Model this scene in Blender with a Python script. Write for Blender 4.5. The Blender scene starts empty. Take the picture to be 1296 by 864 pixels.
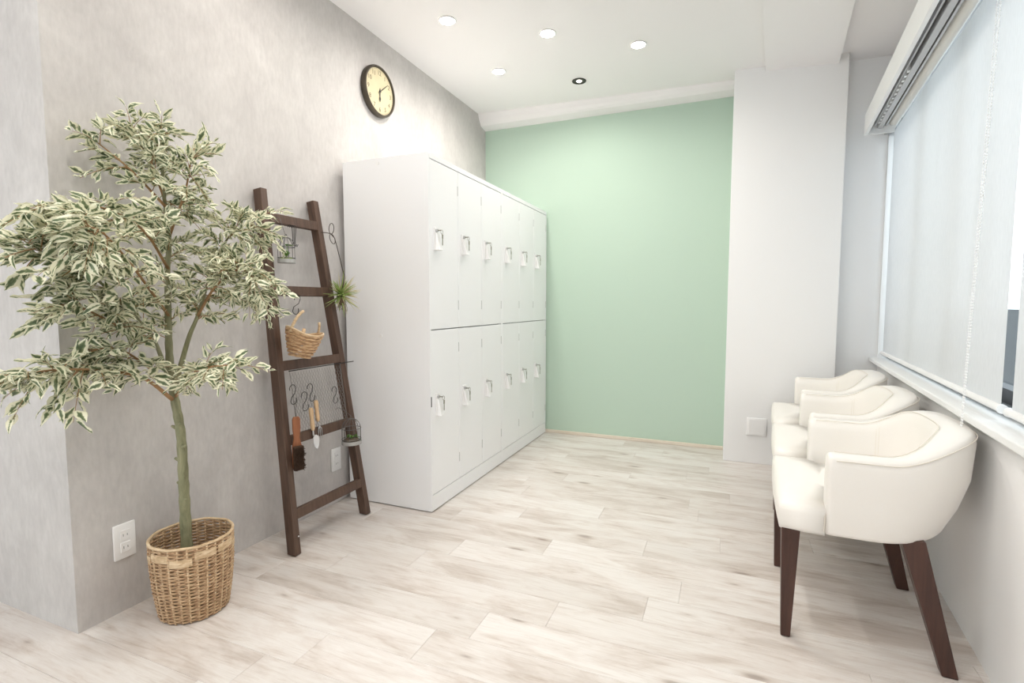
import bpy, bmesh, math, random
from mathutils import Vector, Matrix, Euler

# ---------------------------------------------------------------- camera, world, lights, exposure
SC = bpy.context.scene
COL = SC.collection
R = math.radians
rnd = random.Random(7)

cam_d = bpy.data.cameras.new('camera')
cam = bpy.data.objects.new('camera', cam_d)
COL.objects.link(cam)
cam.location = (1.8665, 0.0, 1.044)
cam.rotation_euler = (R(90 - 4.2234), 0, R(22.577))
cam_d.sensor_width = 36.0
cam_d.lens = 18.056
cam_d.clip_start = 0.02
SC.camera = cam

world = bpy.data.worlds.new('overcast_sky')
SC.world = world
world.use_nodes = True
bg = world.node_tree.nodes['Background']
bg.inputs['Color'].default_value = (0.86, 0.93, 1.0, 1)
bg.inputs['Strength'].default_value = 2.15

def sun(name, strength, color, az, el, angle):
    d = bpy.data.lights.new(name, 'SUN')
    d.energy = strength
    d.color = color
    d.angle = R(angle)
    o = bpy.data.objects.new(name, d)
    COL.objects.link(o)
    v = Vector((math.cos(R(el)) * math.sin(R(az)), math.cos(R(el)) * math.cos(R(az)), math.sin(R(el))))
    o.rotation_euler = v.to_track_quat('Z', 'Y').to_euler()
    return o
sun('daylight', 0.2, (0.90, 0.95, 1.0), 110, 38, 70)
CEIL_POWER = 2.85
CEIL_COLOR = (1.0, 0.95, 0.885)

SC.view_settings.view_transform = 'Standard'
SC.view_settings.look = 'None'
SC.view_settings.gamma = 1.0
SC.view_settings.use_curve_mapping = False
SC.view_settings.exposure = 0.50
SC.cycles.use_denoising = True
SC.cycles.max_bounces = 10
SC.cycles.diffuse_bounces = 6
SC.cycles.transparent_max_bounces = 16
SC.cycles.caustics_reflective = False
SC.cycles.caustics_refractive = False
SC.cycles.sample_clamp_indirect = 6.0

# ---------------------------------------------------------------- materials
def new_mat(name):
    m = bpy.data.materials.new(name)
    m.use_nodes = True
    nt = m.node_tree
    return m, nt, nt.nodes['Principled BSDF']

def node(nt, kind, **kw):
    n = nt.nodes.new(kind)
    for k, v in kw.items():
        setattr(n, k, v)
    return n

def plain(name, col, rough=0.5, metal=0.0, bump=0.0, scale=60.0, var=0.0, spec=0.5, coat=0.0):
    m, nt, p = new_mat(name)
    p.inputs['Base Color'].default_value = (*col, 1)
    p.inputs['Roughness'].default_value = rough
    p.inputs['Metallic'].default_value = metal
    p.inputs['Specular IOR Level'].default_value = spec
    p.inputs['Coat Weight'].default_value = coat
    if bump or var:
        tc = node(nt, 'ShaderNodeTexCoord')
        nz = node(nt, 'ShaderNodeTexNoise')
        nz.inputs['Scale'].default_value = scale
        nz.inputs['Detail'].default_value = 5
        nt.links.new(tc.outputs['Object'], nz.inputs['Vector'])
        if bump:
            b = node(nt, 'ShaderNodeBump')
            b.inputs['Strength'].default_value = bump
            b.inputs['Distance'].default_value = 0.004
            nt.links.new(nz.outputs['Fac'], b.inputs['Height'])
            nt.links.new(b.outputs['Normal'], p.inputs['Normal'])
        if var:
            mx = node(nt, 'ShaderNodeMix', data_type='RGBA')
            mx.inputs[6].default_value = (*[c * (1 - var) for c in col], 1)
            mx.inputs[7].default_value = (*[min(1, c * (1 + var)) for c in col], 1)
            nt.links.new(nz.outputs['Fac'], mx.inputs[0])
            nt.links.new(mx.outputs[2], p.inputs['Base Color'])
    return m

def ramp(nt, stops):
    r = node(nt, 'ShaderNodeValToRGB')
    e = r.color_ramp.elements
    while len(e) < len(stops):
        e.new(0.5)
    for k, (pos, c) in zip(e, stops):
        k.position = pos
        k.color = (*c, 1)
    return r

def mapped_noise(nt, scale, vec_scale=(1, 1, 1), detail=6, rough=0.6, distort=0.0, coord='Object', src=None):
    mp = node(nt, 'ShaderNodeMapping')
    mp.inputs['Scale'].default_value = vec_scale
    if src is None:
        tc = node(nt, 'ShaderNodeTexCoord')
        src = tc.outputs[coord]
    nt.links.new(src, mp.inputs['Vector'])
    nz = node(nt, 'ShaderNodeTexNoise')
    nz.inputs['Scale'].default_value = scale
    nz.inputs['Detail'].default_value = detail
    nz.inputs['Roughness'].default_value = rough
    nz.inputs['Distortion'].default_value = distort
    nt.links.new(mp.outputs['Vector'], nz.inputs['Vector'])
    return nz

def mixc(nt, a, b, fac, blend='MIX'):
    m = node(nt, 'ShaderNodeMix', data_type='RGBA', blend_type=blend)
    for sock, v in ((m.inputs[6], a), (m.inputs[7], b)):
        if isinstance(v, tuple):
            sock.default_value = (*v, 1)
        else:
            nt.links.new(v, sock)
    if isinstance(fac, (int, float)):
        m.inputs[0].default_value = fac
    else:
        nt.links.new(fac, m.inputs[0])
    return m.outputs[2]

def concrete():
    m, nt, p = new_mat('concrete_wallpaper')
    big = mapped_noise(nt, 2.2, (1, 1, 1), 4, 0.55, 0.4)
    mid = mapped_noise(nt, 9.0, (1, 1, 0.7), 6, 0.65, 0.6)
    fine = mapped_noise(nt, 70.0, (1, 1, 0.35), 4, 0.6)
    r1 = ramp(nt, [(0.30, (0.48, 0.45, 0.435)), (0.52, (0.60, 0.57, 0.55)), (0.75, (0.67, 0.64, 0.62))])
    nt.links.new(big.outputs['Fac'], r1.inputs['Fac'])
    r2 = ramp(nt, [(0.30, (0.50, 0.485, 0.48)), (0.55, (0.60, 0.585, 0.575)), (0.72, (0.68, 0.665, 0.655))])
    nt.links.new(mid.outputs['Fac'], r2.inputs['Fac'])
    c = mixc(nt, r1.outputs['Color'], r2.outputs['Color'], 0.45)
    r3 = ramp(nt, [(0.25, (0.82, 0.82, 0.82)), (0.6, (1, 1, 1)), (0.8, (1.06, 1.06, 1.06))])
    nt.links.new(fine.outputs['Fac'], r3.inputs['Fac'])
    c = mixc(nt, c, r3.outputs['Color'], 0.55, 'MULTIPLY')
    nt.links.new(c, p.inputs['Base Color'])
    p.inputs['Roughness'].default_value = 0.75
    b = node(nt, 'ShaderNodeBump')
    b.inputs['Strength'].default_value = 0.12
    b.inputs['Distance'].default_value = 0.003
    nt.links.new(fine.outputs['Fac'], b.inputs['Height'])
    nt.links.new(b.outputs['Normal'], p.inputs['Normal'])
    return m

def plank_mat():
    m, nt, p = new_mat('whitewashed_oak')
    tc = node(nt, 'ShaderNodeTexCoord')
    oi = node(nt, 'ShaderNodeObjectInfo')
    off = node(nt, 'ShaderNodeVectorMath', operation='SCALE')
    off.inputs[0].default_value = (37.0, 91.0, 13.0)
    nt.links.new(oi.outputs['Random'], off.inputs['Scale'])
    add = node(nt, 'ShaderNodeVectorMath', operation='ADD')
    nt.links.new(tc.outputs['Object'], add.inputs[0])
    nt.links.new(off.outputs[0], add.inputs[1])
    v = add.outputs[0]
    grain = mapped_noise(nt, 4.2, (0.8, 9, 1), 9, 0.70, 1.8, src=v)
    fine = mapped_noise(nt, 24.0, (0.6, 16, 1), 5, 0.6, 0.3, src=v)
    blot = mapped_noise(nt, 3.2, (0.9, 3.0, 1), 5, 0.6, 0.5, src=v)
    r1 = ramp(nt, [(0.31, (0.49, 0.415, 0.365)), (0.42, (0.635, 0.58, 0.54)), (0.50, (0.715, 0.675, 0.645)), (0.63, (0.76, 0.73, 0.71))])
    nt.links.new(grain.outputs['Fac'], r1.inputs['Fac'])
    r2 = ramp(nt, [(0.36, (0.47, 0.395, 0.345)), (0.46, (0.65, 0.59, 0.55)), (0.57, (0.755, 0.725, 0.70))])
    nt.links.new(blot.outputs['Fac'], r2.inputs['Fac'])
    c = mixc(nt, r1.outputs['Color'], r2.outputs['Color'], 0.5)
    r3 = ramp(nt, [(0.30, (0.82, 0.79, 0.77)), (0.5, (1, 1, 1))])
    nt.links.new(fine.outputs['Fac'], r3.inputs['Fac'])
    c = mixc(nt, c, r3.outputs['Color'], 0.38, 'MULTIPLY')
    # knots
    mp = node(nt, 'ShaderNodeMapping')
    mp.inputs['Scale'].default_value = (1.9, 5.5, 1)
    nt.links.new(v, mp.inputs['Vector'])
    vo = node(nt, 'ShaderNodeTexVoronoi', voronoi_dimensions='2D')
    vo.inputs['Scale'].default_value = 1.0
    nt.links.new(mp.outputs['Vector'], vo.inputs['Vector'])
    rk = ramp(nt, [(0.0, (0.40, 0.34, 0.30)), (0.022, (0.62, 0.56, 0.52)), (0.045, (0.84, 0.80, 0.77)), (0.10, (1, 1, 1))])
    # knots of uneven size: the cell's own random colour widens or shrinks each one
    sx = node(nt, 'ShaderNodeSeparateColor')
    nt.links.new(vo.outputs['Color'], sx.inputs['Color'])
    ml = node(nt, 'ShaderNodeMath', operation='MULTIPLY_ADD')
    nt.links.new(sx.outputs[0], ml.inputs[0])
    ml.inputs[1].default_value = 0.15
    ml.inputs[2].default_value = -0.035
    ad = node(nt, 'ShaderNodeMath', operation='ADD')
    nt.links.new(vo.outputs['Distance'], ad.inputs[0])
    nt.links.new(ml.outputs[0], ad.inputs[1])
    nt.links.new(ad.outputs[0], rk.inputs['Fac'])
    c = mixc(nt, c, rk.outputs['Color'], 0.75, 'MULTIPLY')
    # plank to plank tint
    rt = ramp(nt, [(0.0, (0.90, 0.885, 0.87)), (0.5, (0.98, 0.97, 0.96)), (1.0, (1.05, 1.05, 1.05))])
    nt.links.new(oi.outputs['Random'], rt.inputs['Fac'])
    c = mixc(nt, c, rt.outputs['Color'], 0.8, 'MULTIPLY')
    nt.links.new(c, p.inputs['Base Color'])
    p.inputs['Roughness'].default_value = 0.42
    p.inputs['Specular IOR Level'].default_value = 0.4
    b = node(nt, 'ShaderNodeBump')
    b.inputs['Strength'].default_value = 0.15
    b.inputs['Distance'].default_value = 0.001
    nt.links.new(fine.outputs['Fac'], b.inputs['Height'])
    nt.links.new(b.outputs['Normal'], p.inputs['Normal'])
    return m

def wood(name, dark, light, axis=2, rough=0.5, scale=6.0):
    m, nt, p = new_mat(name)
    s = [9, 9, 9]
    s[axis] = 0.7
    g = mapped_noise(nt, scale, tuple(s), 7, 0.65, 0.6)
    r = ramp(nt, [(0.3, dark), (0.7, light)])
    nt.links.new(g.outputs['Fac'], r.inputs['Fac'])
    nt.links.new(r.outputs['Color'], p.inputs['Base Color'])
    p.inputs['Roughness'].default_value = rough
    b = node(nt, 'ShaderNodeBump')
    b.inputs['Strength'].default_value = 0.2
    b.inputs['Distance'].default_value = 0.002
    nt.links.new(g.outputs['Fac'], b.inputs['Height'])
    nt.links.new(b.outputs['Normal'], p.inputs['Normal'])
    return m

def leaf_mat(name, cream, green, dark):
    m, nt, p = new_mat(name)
    uv = node(nt, 'ShaderNodeUVMap')
    sep = node(nt, 'ShaderNodeSeparateXYZ')
    nt.links.new(uv.outputs['UV'], sep.inputs['Vector'])
    # distance from the midrib (v = 0 at the rib, 1 at the margin), broken up by noise
    geo = node(nt, 'ShaderNodeNewGeometry')
    nz = node(nt, 'ShaderNodeTexNoise')
    nz.inputs['Scale'].default_value = 62.0
    nz.inputs['Detail'].default_value = 3
    nt.links.new(geo.outputs['Position'], nz.inputs['Vector'])
    nb = node(nt, 'ShaderNodeTexNoise')
    nb.inputs['Scale'].default_value = 19.0
    nt.links.new(geo.outputs['Position'], nb.inputs['Vector'])
    a = node(nt, 'ShaderNodeMath', operation='MULTIPLY_ADD')
    nt.links.new(nz.outputs['Fac'], a.inputs[0])
    a.inputs[1].default_value = 1.5
    nt.links.new(sep.outputs['Y'], a.inputs[2])
    a2 = node(nt, 'ShaderNodeMath', operation='MULTIPLY_ADD')
    nt.links.new(nb.outputs['Fac'], a2.inputs[0])
    a2.inputs[1].default_value = 0.8
    nt.links.new(a.outputs[0], a2.inputs[2])
    r = ramp(nt, [(0.0, dark), (0.55, dark), (0.735, green), (0.80, cream), (1.0, cream)])
    r.color_ramp.interpolation = 'LINEAR'
    sc = node(nt, 'ShaderNodeMath', operation='MULTIPLY')
    nt.links.new(a2.outputs[0], sc.inputs[0])
    sc.inputs[1].default_value = 0.5
    nt.links.new(sc.outputs[0], r.inputs['Fac'])
    nt.links.new(r.outputs['Color'], p.inputs['Base Color'])
    p.inputs['Roughness'].default_value = 0.45
    tr = node(nt, 'ShaderNodeBsdfTranslucent')
    nt.links.new(r.outputs['Color'], tr.inputs['Color'])
    mx = node(nt, 'ShaderNodeMixShader')
    mx.inputs[0].default_value = 0.25
    nt.links.new(p.outputs[0], mx.inputs[1])
    nt.links.new(tr.outputs[0], mx.inputs[2])
    nt.links.new(mx.outputs[0], nt.nodes['Material Output'].inputs['Surface'])
    return m

def emit_mat(name, col, strength):
    m, nt, p = new_mat(name)
    p.inputs['Base Color'].default_value = (*col, 1)
    p.inputs['Emission Color'].default_value = (*col, 1)
    p.inputs['Emission Strength'].default_value = strength
    return m

def blind_mat():
    m, nt, p = new_mat('blind_fabric')
    d = node(nt, 'ShaderNodeBsdfDiffuse')
    t = node(nt, 'ShaderNodeBsdfTranslucent')
    w = node(nt, 'ShaderNodeTexCoord')
    nz = mapped_noise(nt, 260.0, (1, 1, 0.12), 2, 0.5)
    r = ramp(nt, [(0.3, (0.70, 0.695, 0.685)), (0.7, (0.77, 0.765, 0.755))])
    nt.links.new(nz.outputs['Fac'], r.inputs['Fac'])
    nt.links.new(r.outputs['Color'], d.inputs['Color'])
    t.inputs['Color'].default_value = (0.79, 0.82, 0.85, 1)
    mx = node(nt, 'ShaderNodeMixShader')
    mx.inputs[0].default_value = 0.27
    nt.links.new(d.outputs[0], mx.inputs[1])
    nt.links.new(t.outputs[0], mx.inputs[2])
    tp = node(nt, 'ShaderNodeBsdfTransparent')
    tp.inputs['Color'].default_value = (0.95, 0.97, 1, 1)
    m2 = node(nt, 'ShaderNodeMixShader')
    m2.inputs[0].default_value = 0.02
    nt.links.new(mx.outputs[0], m2.inputs[1])
    nt.links.new(tp.outputs[0], m2.inputs[2])
    nt.links.new(m2.outputs[0], nt.nodes['Material Output'].inputs['Surface'])
    return m

def glass_mat():
    m, nt, p = new_mat('window_glass')
    g = node(nt, 'ShaderNodeBsdfGlossy')
    g.inputs['Roughness'].default_value = 0.02
    t = node(nt, 'ShaderNodeBsdfTransparent')
    t.inputs['Color'].default_value = (0.95, 0.98, 0.98, 1)
    mx = node(nt, 'ShaderNodeMixShader')
    mx.inputs[0].default_value = 0.06
    nt.links.new(t.outputs[0], mx.inputs[1])
    nt.links.new(g.outputs[0], mx.inputs[2])
    nt.links.new(mx.outputs[0], nt.nodes['Material Output'].inputs['Surface'])
    return m

def wicker_mat(name, dark, mid, light, scale=40, vz=3):
    m, nt, p = new_mat(name)
    a = mapped_noise(nt, scale, (1, 1, vz), 5, 0.65, 0.4)
    r = ramp(nt, [(0.28, dark), (0.5, mid), (0.72, light)])
    nt.links.new(a.outputs['Fac'], r.inputs['Fac'])
    nt.links.new(r.outputs['Color'], p.inputs['Base Color'])
    p.inputs['Roughness'].default_value = 0.6
    return m

M = dict(
    concrete=concrete(), plank=plank_mat(),
    joint=plain('floor_joint', (0.50, 0.45, 0.42), 0.9),
    white_wall=plain('white_wallpaper', (0.87, 0.87, 0.87), 0.8, bump=0.1, scale=220),
    ceiling=plain('ceiling_paint', (0.885, 0.865, 0.865), 0.85, bump=0.06, scale=200),
    green=plain('sage_green_paint', (0.495, 0.63, 0.53), 0.8, bump=0.1, scale=200, var=0.03),
    trim_wood=wood('pale_wood_trim', (0.66, 0.58, 0.48), (0.80, 0.73, 0.63), 0, 0.5),
    locker=plain('locker_enamel', (0.88, 0.885, 0.90), 0.38, spec=0.5),
    locker_dark=plain('locker_gap', (0.35, 0.35, 0.36), 0.7),
    plastic=plain('white_plastic', (0.88, 0.88, 0.88), 0.35),
    steel=plain('steel', (0.55, 0.55, 0.56), 0.3, 0.9),
    brass=plain('key_metal', (0.33, 0.31, 0.26), 0.4, 0.8),
    dark_plastic=plain('dark_slot', (0.03, 0.03, 0.03), 0.6),
    walnut=wood('walnut_stain', (0.055, 0.030, 0.020), (0.125, 0.072, 0.048), 2, 0.55),
    leg_wood=wood('dark_leg_wood', (0.040, 0.016, 0.011), (0.085, 0.036, 0.025), 2, 0.4, 4.0),
    leather=plain('cream_leather', (0.865, 0.835, 0.79), 0.42, bump=0.12, scale=380, spec=0.45),
    piping=plain('cream_piping', (0.80, 0.75, 0.67), 0.45),
    wire=plain('black_wire', (0.030, 0.028, 0.027), 0.5, 0.6),
    grey_wire=plain('grey_wire', (0.16, 0.155, 0.15), 0.5, 0.7),
    mesh_wire=plain('mesh_wire', (0.30, 0.285, 0.27), 0.5, 0.6),
    zinc=plain('zinc_tray', (0.42, 0.42, 0.41), 0.5, 0.5, var=0.2, scale=50),
    wicker=wicker_mat('wicker', (0.19, 0.10, 0.05), (0.46, 0.295, 0.165), (0.65, 0.47, 0.30)),
    wicker_light=wicker_mat('pale_wicker', (0.42, 0.28, 0.15), (0.64, 0.47, 0.29), (0.78, 0.63, 0.44), 30),
    rattan=wicker_mat('rattan_strip', (0.28, 0.15, 0.07), (0.56, 0.36, 0.20), (0.70, 0.50, 0.31), 55),
    bark=wicker_mat('bark', (0.13, 0.125, 0.065), (0.24, 0.24, 0.135), (0.36, 0.34, 0.21), 45, 0.22),
    twig=plain('twig_brown', (0.34, 0.20, 0.095), 0.7, var=0.25, scale=30),
    leaf=leaf_mat('variegated_leaf', (0.88, 0.865, 0.68), (0.23, 0.285, 0.15), (0.10, 0.145, 0.075)),
    soil=plain('dark_soil', (0.12, 0.09, 0.06), 0.9, bump=0.8, scale=60, var=0.4),
    moss=plain('moss', (0.20, 0.28, 0.06), 0.9, bump=0.6, scale=120, var=0.4),
    green_leaf=plain('succulent_green', (0.16, 0.30, 0.07), 0.5, var=0.35, scale=40),
    air_green=plain('air_plant_green', (0.30, 0.40, 0.12), 0.55, var=0.3, scale=30),
    air_pale=plain('air_plant_pale', (0.55, 0.50, 0.28), 0.6, var=0.3, scale=30),
    root=plain('air_plant_root', (0.18, 0.13, 0.08), 0.9, var=0.4, scale=60),
    jute=plain('jute_cord', (0.07, 0.055, 0.045), 0.9),
    handle_wood=wood('pale_handle_wood', (0.56, 0.36, 0.19), (0.76, 0.56, 0.35), 2, 0.5),
    brush_wood=wood('red_brown_wood', (0.20, 0.065, 0.025), (0.36, 0.14, 0.06), 2, 0.45),
    bristle=plain('bristle', (0.055, 0.028, 0.015), 0.95, bump=1.0, scale=200, var=0.4),
    clock_rim=plain('antique_bronze', (0.075, 0.062, 0.045), 0.4, 0.5, var=0.35, scale=25),
    clock_face=plain('ivory_dial', (0.60, 0.525, 0.34), 0.6, var=0.08, scale=14),
    ink=plain('faded_ink', (0.13, 0.105, 0.07), 0.7),
    hand=plain('clock_hand', (0.03, 0.026, 0.02), 0.5),
    lamp=emit_mat('lamp_glow', (1.0, 0.95, 0.86), 30.0),
    lamp_dim=emit_mat('lamp_glow_dim', (1.0, 0.93, 0.82), 5.0),
    ring_white=plain('white_ring', (0.9, 0.9, 0.89), 0.4),
    ring_dark=plain('dark_chrome', (0.06, 0.055, 0.05), 0.25, 0.7),
    blind=blind_mat(), glass=glass_mat(),
    alu=plain('aluminium_frame', (0.42, 0.43, 0.44), 0.4, 0.6),
    sash_dark=plain('dark_sash', (0.06, 0.06, 0.065), 0.5, 0.3),
    sill=plain('white_sill', (0.85, 0.86, 0.86), 0.4),
    cream_tube=plain('cream_blind_roll', (0.80, 0.785, 0.74), 0.7),
    track=plain('curtain_track', (0.55, 0.55, 0.55), 0.4, 0.4),
    facade=plain('pale_facade', (0.70, 0.74, 0.78), 0.8),
    facade_glass=plain('facade_window', (0.18, 0.22, 0.27), 0.2),
    parapet=plain('dark_parapet', (0.045, 0.047, 0.05), 0.8),
    asphalt=plain('asphalt', (0.2, 0.2, 0.2), 0.9),
)

# ---------------------------------------------------------------- builders
class MB:
    """collects shapes, links them as ONE mesh object"""
    def __init__(self):
        self.bm = bmesh.new()

    def box(self, c, s, rot=None, bev=0.0, seg=2):
        mat = Matrix.Translation(Vector(c))
        if rot is not None:
            mat = mat @ (rot.to_4x4() if isinstance(rot, Matrix) else Euler(rot).to_matrix().to_4x4())
        mat = mat @ Matrix.Diagonal((*s, 1))
        r = bmesh.ops.create_cube(self.bm, size=1.0, matrix=mat)
        if bev:
            es = list({e for v in r['verts'] for e in v.link_edges})
            bmesh.ops.bevel(self.bm, geom=es, offset=bev, segments=seg, profile=0.5, affect='EDGES')
        return self

    def box2(self, a, b, bev=0.0, seg=2):
        return self.box([(p + q) / 2 for p, q in zip(a, b)], [abs(q - p) for p, q in zip(a, b)], None, bev, seg)

    def loft(self, rings, closed=True, caps=True, loop=False):
        vs = [[self.bm.verts.new(p) for p in ring] for ring in rings]
        n = len(vs[0])
        pairs = list(zip(vs, vs[1:]))
        if loop:
            pairs.append((vs[-1], vs[0]))
        for a, b in pairs:
            for i in range(n if closed else n - 1):
                j = (i + 1) % n
                self.bm.faces.new((a[i], a[j], b[j], b[i]))
        if caps and closed and not loop:
            self.bm.faces.new(list(reversed(vs[0])))
            self.bm.faces.new(vs[-1])
        return vs

    def tube(self, pts, r, sides=8, loop=False, flat=1.0):
        pts = [Vector(p) for p in pts]
        n = len(pts)
        rs = r if isinstance(r, (list, tuple)) else [r] * n
        rings = []
        up = None
        for i, p in enumerate(pts):
            if loop:
                t = pts[(i + 1) % n] - pts[i - 1]
            else:
                t = pts[min(i + 1, n - 1)] - pts[max(i - 1, 0)]
            t.normalize()
            if up is None:
                up = Vector((0, 0, 1)) if abs(t.z) < 0.9 else Vector((1, 0, 0))
            a = t.cross(up)
            if a.length < 1e-6:
                a = t.orthogonal()
            a.normalize()
            b = a.cross(t)
            b.normalize()
            up = b
            rings.append([p + (a * math.cos(q) + b * math.sin(q) * flat) * rs[i]
                          for q in (2 * math.pi * k / sides for k in range(sides))])
        self.loft(rings, True, True, loop)
        return self

    def lathe(self, prof, segs=32, c=(0, 0, 0), mat=None, caps=True):
        mat = mat or Matrix.Translation(Vector(c))
        rings = [[mat @ Vector((r * math.cos(2 * math.pi * k / segs), r * math.sin(2 * math.pi * k / segs), z))
                  for k in range(segs)] for r, z in prof]
        self.loft(rings, True, caps)
        return self

    def prism(self, poly, z0, z1, mat=None):
        mat = mat or Matrix()
        a = [mat @ Vector((x, y, z0)) for x, y in poly]
        b = [mat @ Vector((x, y, z1)) for x, y in poly]
        self.loft([a, b])
        return self

    def sphere(self, c, r, u=10, v=6, scale=(1, 1, 1)):
        bmesh.ops.create_uvsphere(self.bm, u_segments=u, v_segments=v, radius=r,
                                  matrix=Matrix.Translation(Vector(c)) @ Matrix.Diagonal((*scale, 1)))
        return self

    def build(self, name, mat, parent=None, smooth=False, bevel=0.0, seg=2, kind=None, subsurf=0, angle=None):
        bmesh.ops.recalc_face_normals(self.bm, faces=self.bm.faces[:])
        me = bpy.data.meshes.new(name)
        self.bm.to_mesh(me)
        self.bm.free()
        me.materials.append(mat)
        if smooth:
            me.polygons.foreach_set('use_smooth', [True] * len(me.polygons))
            if angle:
                me.set_sharp_from_angle(angle=R(angle))
        o = bpy.data.objects.new(name, me)
        COL.objects.link(o)
        if parent is not None:
            o.parent = parent
        if bevel:
            b = o.modifiers.new('bevel', 'BEVEL')
            b.width = bevel
            b.segments = seg
            b.limit_method = 'ANGLE'
            b.angle_limit = R(35)
        if subsurf:
            s = o.modifiers.new('subsurf', 'SUBSURF')
            s.levels = s.render_levels = subsurf
        if kind:
            o['kind'] = kind
        return o

def tag(o, label, cat, group=None, kind=None):
    o['label'] = label
    o['category'] = cat
    if group:
        o['group'] = group
    if kind:
        o['kind'] = kind
    return o

def thing(name, label, cat, loc=(0, 0, 0), rot=(0, 0, 0), group=None):
    o = bpy.data.objects.new(name, None)
    o.empty_display_size = 0.05
    COL.objects.link(o)
    o.location = loc
    o.rotation_euler = rot
    return tag(o, label, cat, group)

def copy_tree(o, parent=None):
    c = o.copy()
    COL.objects.link(c)
    if parent is not None:
        c.parent = parent
    for ch in list(o.children):
        copy_tree(ch, c)
    return c

def struct(o):
    o['kind'] = 'structure'
    return o

def smoothstep(a, b, x):
    t = max(0.0, min(1.0, (x - a) / (b - a)))
    return t * t * (3 - 2 * t)

# ---------------------------------------------------------------- the room
CEIL = 2.55
YB = 3.92            # green wall
YN = -2.6            # wall behind the camera
XL = -2.2
WA = R(4.7)          # the window wall is a little out of square
WD = Vector((math.sin(WA), math.cos(WA), 0))     # along the window wall, away from the camera
WN = Vector((math.cos(WA), -math.sin(WA), 0))    # outwards
W0 = Vector((2.6, 2.087, 0))
WMAT = Matrix(((WD.x, WN.x, 0, W0.x), (WD.y, WN.y, 0, W0.y), (0, 0, 1, 0), (0, 0, 0, 1)))
WROT = WMAT.to_3x3()
def wp(s, o, z):
    return W0 + WD * s + WN * o + Vector((0, 0, z))
def wbox(mb, s0, s1, o0, o1, z0, z1, bev=0.0):
    mb.box(wp((s0 + s1) / 2, (o0 + o1) / 2, (z0 + z1) / 2), (abs(s1 - s0), abs(o1 - o0), abs(z1 - z0)), WROT, bev)
    return mb
def s_of_y(y):
    return (y - W0.y) / WD.y
S_END = s_of_y(3.78) + 0.02
S_NEAR = s_of_y(YN) - 0.1

m = MB(); m.box2((XL - 0.15, YN - 0.15, -0.12), (3.1, YB + 0.15, -0.004))
floor = struct(m.build('floor', M['joint']))

# planks run from wall to wall, rows 149 mm wide
ROW0, RW, PL = 1.066, 0.149, 0.914
known = {-1: 0.627, 0: 0.733, 1: 1.037, 2: 1.153, 3: 1.355, 4: 1.640, 5: 1.742, 6: 1.186, 7: 1.575, 8: 1.872, 12: 1.0, 13: 1.355, 14: 1.675}
pr = random.Random(3)
plank_cache = {}
def plank_mesh(l, w):
    key = (round(l, 3), round(w, 3))
    if key not in plank_cache:
        b = bmesh.new()
        ch, dp = 0.0005, 0.0007
        lo = [(-l / 2, -w / 2), (l / 2, -w / 2), (l / 2, w / 2), (-l / 2, w / 2)]
        r0 = [b.verts.new((x, y, -0.004)) for x, y in lo]
        r1 = [b.verts.new((x, y, -dp)) for x, y in lo]
        r2 = [b.verts.new((x - math.copysign(ch, x), y - math.copysign(ch, y), 0)) for x, y in lo]
        for p, q in ((r0, r1), (r1, r2)):
            for i in range(4):
                b.faces.new((p[i], p[(i + 1) % 4], q[(i + 1) % 4], q[i]))
        b.faces.new(r2)
        me = bpy.data.meshes.new('plank')
        b.to_mesh(me); b.free()
        me.materials.append(M['plank'])
        plank_cache[key] = me
    return plank_cache[key]
k0 = math.floor((YN - ROW0) / RW)
k1 = math.ceil((YB - ROW0) / RW)
for k in range(k0, k1 + 1):
    ya = max(YN, ROW0 + k * RW); yb = min(YB, ROW0 + (k + 1) * RW)
    if yb - ya < 0.01:
        continue
    xr = W0.x + math.tan(WA) * (yb - W0.y) + 0.005
    if ya > 3.652:
        xr = min(xr, 2.0)
    xl = XL if ya < 0.92 else 0.0
    j = known.get(k, pr.uniform(0, PL))
    x = j - PL * math.ceil((j - xl) / PL)
    while x < xr:
        a, b_ = max(x, xl), min(x + PL, xr)
        if b_ - a > 0.02:
            g = 0.0005
            o = bpy.data.objects.new('plank', plank_mesh(b_ - a - g, yb - ya - g))
            COL.objects.link(o)
            o.parent = floor
            o.location = ((a + b_) / 2, (ya + yb) / 2, 0)
        x += PL

m = MB(); m.box2((-0.16, 0.908, 0), (0, YB + 0.02, CEIL))
struct(m.build('wall_left', M['concrete']))
m = MB(); m.box2((XL, 0.908, 0), (-0.16, 1.05, CEIL + 0.02))
m.box2((-0.161, 0.9085, 0), (-0.02, 1.0, CEIL))
struct(m.build('wall_left_return', M['concrete']))
m = MB(); m.box2((XL - 0.12, YN, 0), (XL, 0.95, CEIL + 0.02))
struct(m.build('wall_far_left', M['white_wall']))
# the wall behind the camera; its wide unseen glazing is added for fill daylight
m = MB()
m.box2((XL - 0.12, YN - 0.12, 0), (-1.95, YN, CEIL + 0.02))
m.box2((0.45, YN - 0.12, 0), (2.9, YN, CEIL + 0.02))
m.box2((-1.95, YN - 0.12, 2.3), (0.45, YN, CEIL + 0.02))
m.box2((-1.95, YN - 0.12, 0), (0.45, YN, 0.12))
struct(m.build('wall_near', M['white_wall']))
fill_win = bpy.data.objects.new('fill_window', None)
COL.objects.link(fill_win); struct(fill_win)
for i in range(4):
    x = -1.95 + 2.4 * i / 3
    m = MB(); m.box2((max(-1.95, x - 0.03), YN - 0.09, 0.12), (min(0.45, x + 0.03), YN - 0.03, 2.3))
    m.build('mullion', M['alu'], fill_win)
    if i < 3:
        m = MB(); m.box2((x + 0.03, YN - 0.064, 0.12), (x + 0.77, YN - 0.058, 2.3))
        m.build('pane', M['glass'], fill_win)
m = MB(); m.box2((-0.12, YB, 0), (2.1, YB + 0.12, CEIL + 0.02))
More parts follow.
